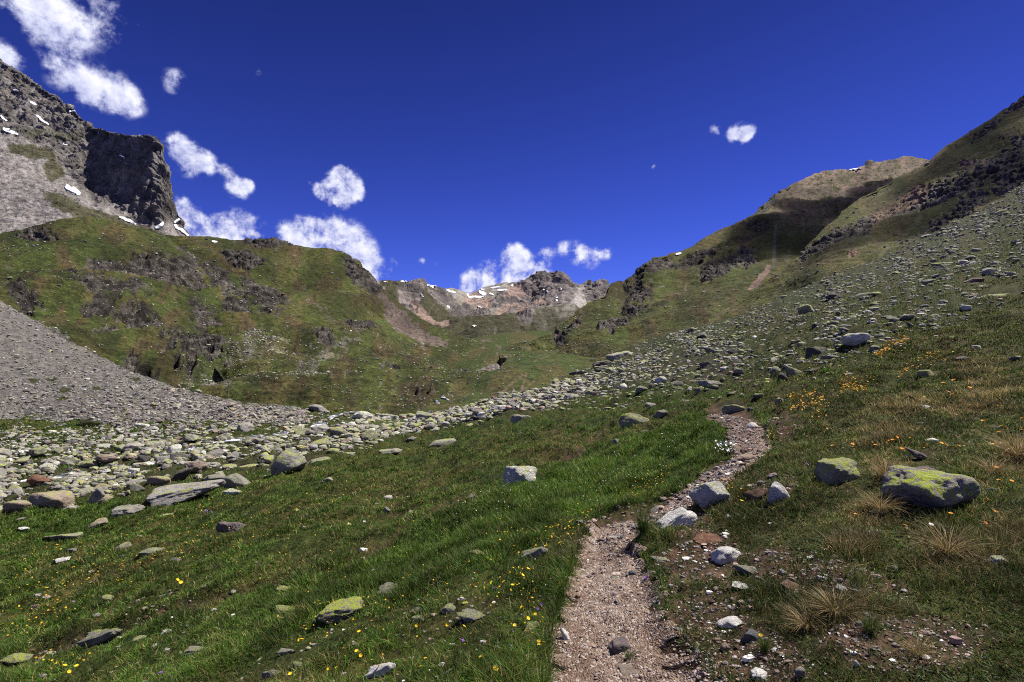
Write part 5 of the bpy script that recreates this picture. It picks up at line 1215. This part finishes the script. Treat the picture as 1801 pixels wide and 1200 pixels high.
# ------------------------------------------------------------------ shrub on the scree, bright plant by the dark wedge rock
def shrub(px, py, w_, h_, sheet, col, label, seed):
    p, n_ = sheet.find(px, py); d = p[1]; r = np.random.default_rng(seed); n = 700
    q = r.normal(size=(n, 3)); q /= np.linalg.norm(q, axis=1)[:, None]; q *= r.uniform(.5, 1, (n, 1))**.4*(1+.25*fbm3(q, .6, 3, seed))[:, None]; q[:, 2] = np.abs(q[:, 2])
    C0 = q*np.array([w_, w_*.7, h_*1.0])*d/F*.55
    V, qd, t, C = blades(C0, np.full(n, 1.6*d/F*2), np.full(n, 1.8*d/F), r.uniform(.2, 1.1, n), r.uniform(0, 6.28, n), np.array(col)*r.uniform(.5, 1.4, (n, 1)), r, 2)
    o = link('shrub', raw_mesh('shrub', V, qd+[t], C.astype(f32), False), M_LEAF); o.location = (p[0], p[1], p[2]-.05)
    o['label'] = label; o['category'] = 'shrub'
shrub(155, 752, 44, 16, scree, (.035, .045, .012), 'dark low bush alone at the foot of the grey scree', 3)
shrub(1457, 652, 24, 13, ground, (.10, .20, .015), 'bright yellow-green plant beside the dark wedge rock', 4)

# ------------------------------------------------------------------ snow patches
ms, nts, bs = new_mat('old_snow'); bs.inputs['Base Color'].default_value = (.85, .87, .90, 1); bs.inputs['Roughness'].default_value = .7
def snow(sheet, a, b, w_, label, group=None, seed=1, bow=0.0):
    n, m = max(6, int(math.hypot(b[0]-a[0], b[1]-a[1])/1.2)), 7; r = np.random.default_rng(seed)
    t = np.linspace(0, 1, n); dx, dy = b[0]-a[0], b[1]-a[1]; L = math.hypot(dx, dy); nx, ny = -dy/L, dx/L
    half = w_*.62*np.sin(np.pi*np.clip(t*.92+.04, 0, 1))**.45*(1+.55*fbm2(t*L, 0*t, 7, 3, seed % 50)); off = bow*np.sin(np.pi*t)*L+.35*w_*fbm2(t*L, 0*t+5, 11, 2, seed % 40)
    V = []
    for i in range(n):
        for j in range(m):
            u = (j/(m-1)*2-1)*half[i]+off[i]
            p_, nn = sheet.find(a[0]+dx*t[i]+nx*u, a[1]+dy*t[i]+ny*u); V.append(p_)
    V = np.array(V).reshape(n, m, 3); V = blur(V, 1)
    d = V[..., 1].mean(); V = V+np.array([-V[..., 0].mean(), -d, -V[..., 2].mean()])/np.linalg.norm([d, d*.2])*3.2*d/F
    V[..., 2] += .6*d/F
    # a rim that dips into the rock gives the sheet a thickness
    o = link('snow_patch', raw_mesh('snow_patch', V.reshape(-1, 3), [grid_faces(n, m)], None, True), ms)
    so_ = o.modifiers.new('thickness', 'SOLIDIFY'); so_.thickness = 1.6*d/F; so_.offset = -1
    o['label'] = label; o['category'] = 'snow patch'
    if group: o['group'] = group
LS = [((4, 227), (31, 235), 6, 'broad snow patch at the left edge on the dark mountain'), ((63, 202), (85, 220), 3.4, 'long narrow snow streak high on the dark mountain'), ((52, 179), (65, 185), 3, 'short snow streak near the top of the dark mountain'), ((21, 157), (32, 161), 2.4, 'thin snow sliver highest on the dark mountain'), ((1, 204), (11, 213), 3, 'small snow streak at the left edge above the broad patch'), ((115, 327), (142, 340), 8, 'largest snow patch on the scree under the cliff'), ((208, 270), (219, 280), 2, 'tiny snow line on the cliff face'), ((210, 382), (240, 395), 4, 'snow strip along the foot of the cliff'), ((273, 402), (288, 391), 4.5, 'bent snow patch at the lower right of the cliff'), ((306, 392), (315, 384), 3.6, 'snow patch high in the gully right of the cliff'), ((306, 396), (333, 415), 4.4, 'snow tongue running down to the grassy ridge'), ((121, 196), (132, 198), 2, 'snow dash on the shoulder of the dark mountain'), ((109, 255), (118, 255), 2.2, 'snow dash above the cliff')]
for i, (a_, b_, w_, lab) in enumerate(LS): snow(cliff, a_, b_, w_, lab, None, i+1)
snow(hillB, (372, 425), (382, 425), 2.4, 'snow spot on the grassy ridge of the left hill', None, 31)
snow(hillB, (612, 582), (622, 582), 2.4, 'snow spot low on the left hillside', None, 36)
snow(rmt, (1188, 448), (1199, 446), 2.6, 'snow spot on the rounded right-hand knoll', None, 32)
snow(rmt, (1494, 299), (1514, 296), 1.8, 'thin snow line left of the brown summit', None, 33)
FS = [(750, 502, 767, 506, 3.4), (874, 511, 892, 510, 3), (842, 512, 855, 518, 5), (823, 516, 825, 525, 3.4), (826, 523, 850, 522, 3), (785, 511, 802, 515, 2.4), (739, 519, 745, 523, 2.4), (955, 510, 964, 514, 2), (978, 519, 979, 531, 2.4), (982, 508, 988, 509, 2.6), (850, 565, 858, 567, 2.4), (864, 562, 868, 563, 3), (830, 572, 837, 574, 2.4), (899, 553, 919, 557, 2), (840, 539, 848, 543, 2), (900, 501, 902, 506, 2.4), (956, 476, 962, 475, 2), (757, 517, 760, 519, 2), (788, 537, 790, 543, 2), (675, 496, 681, 497, 2), (704, 495, 714, 496, 1.8), (862, 507, 880, 505, 2), (845, 509, 852, 511, 3), (860, 516, 868, 519, 2)]
for i, (ax, ay, bx, by, w_) in enumerate(FS): snow(far, (ax, ay), (bx, by), w_, 'small snow patch on the rocky range at the head of the valley', 'snow patches on the far range', i+60)

# ------------------------------------------------------------------ stream
SPL = [(-60, 858, 6), (75, 845, 7), (105, 840, 9), (135, 829, 11), (170, 816, 9), (215, 822, 6), (240, 824, 8), (262, 817, 8), (285, 799, 7), (310, 797, 6), (370, 783, 6), (440, 771, 6), (485, 766, 7), (530, 758, 6), (565, 748, 10), (578, 738, 8), (600, 730, 5), (650, 724, 4), (720, 717, 4), (765, 710, 6), (785, 702, 9), (800, 692, 6)]
q = np.linspace(0, len(SPL)-1.001, 260); SA = np.array(SPL, float); k = np.arange(len(SPL))
sx, sy, sw = (pchip(k, SA[:, c], q) for c in range(3)); V = []
for a_, b_, c_ in zip(sx, sy, sw):
    row = []
    for u in (-1, -.5, 0, .5, 1):
        sh_ = ground if b_ > np.interp(a_, ground.ridge[:, 0], ground.ridge[:, 1])+6 else valley
        p_, nn = sh_.find(a_+u*c_*.8, b_+u*c_*.32); row.append(p_)
    V.append(row)
V = np.array(V); V[..., 2] = V[..., 2].mean(1, keepdims=True)*.7+V[..., 2]*.3; V = blur(V, 1); V[..., 2] += .06*(V[..., 1]/30)
mw, ntw, bw_ = new_mat('stream_water'); ge = N(ntw, 'ShaderNodeNewGeometry'); n1_ = noise_node(ntw, ge.outputs['Position'], 1.6, 6, .65, .6)
ntw.links.new(mix_col(ntw, maprange(ntw, n1_.outputs[0], .5, .6, 0, 1), (.05, .055, .06), (.72, .74, .80)), bw_.inputs['Base Color'])
ntw.links.new(maprange(ntw, n1_.outputs[0], .48, .58, .12, .7), bw_.inputs['Roughness'])
bp = N(ntw, 'ShaderNodeBump'); bp.inputs['Strength'].default_value = .6; bp.inputs['Distance'].default_value = .1; ntw.links.new(n1_.outputs[0], bp.inputs['Height']); ntw.links.new(bp.outputs[0], bw_.inputs['Normal'])
link('stream', raw_mesh('stream', V.reshape(-1, 3), [grid_faces(V.shape[0], 5)], None, True), mw, **STR)

# ------------------------------------------------------------------ a fair-weather cloud out of frame that shades the right-hand mountain
mc = bpy.data.materials.new('cloud_vapour'); mc.use_nodes = True; ntc = mc.node_tree; ntc.nodes.clear()
oc = N(ntc, 'ShaderNodeOutputMaterial'); pv = N(ntc, 'ShaderNodeVolumePrincipled'); pv.inputs['Density'].default_value = .038; pv.inputs['Color'].default_value = (.98, .98, 1, 1); pv.inputs['Anisotropy'].default_value = .3
ntc.links.new(pv.outputs[0], oc.inputs['Volume'])
SHADE = [(rmt, 1400, 400, 70), (rmt, 1450, 385, 75), (rmt, 1500, 365, 75), (rmt, 1560, 340, 60), (rmt, 1360, 425, 60), (rmt, 1420, 430, 60), (rmt, 1330, 432, 40), (rmt, 1290, 428, 30), (rmt, 1600, 320, 50), (fore, 1620, 320, 26), (fore, 1690, 270, 30), (fore, 1750, 225, 34), (fore, 1500, 420, 20), (fore, 1560, 405, 24), (fore, 1620, 385, 26), (fore, 1680, 350, 30), (fore, 1740, 315, 34), (fore, 1790, 280, 36), (fore, 1460, 440, 18), (fore, 1790, 210, 40)]
bm = bmesh.new(); r = np.random.default_rng(21)
for sh_, px, py, rad in SHADE:
    p_, nn = sh_.find(px, py); Rr = rad
    c = Vector(p_.tolist())+LDIR*(1150*1.0/LDIR.z-p_[2]/LDIR.z)
    for kk in range(3):
        o3 = Vector(r.normal(0, .45*Rr, 3).tolist()); o3.z *= .4
        mt = bmesh.ops.create_icosphere(bm, subdivisions=3, radius=Rr*r.uniform(.6, .95))
        for v in mt['verts']: v.co = v.co*Vector((1, 1, .55))[0] if False else Vector((v.co.x, v.co.y, v.co.z*.55))+c+o3
me = bpy.data.meshes.new('cloud'); bm.to_mesh(me); bm.free()
cl = link('cloud', me, mc); rm = cl.modifiers.new('merge', 'REMESH'); rm.mode = 'VOXEL'; rm.voxel_size = 9; rm.use_smooth_shade = True
cl['label'] = 'white cumulus above the right-hand mountain'; cl['category'] = 'cloud'; cl['kind'] = 'structure'
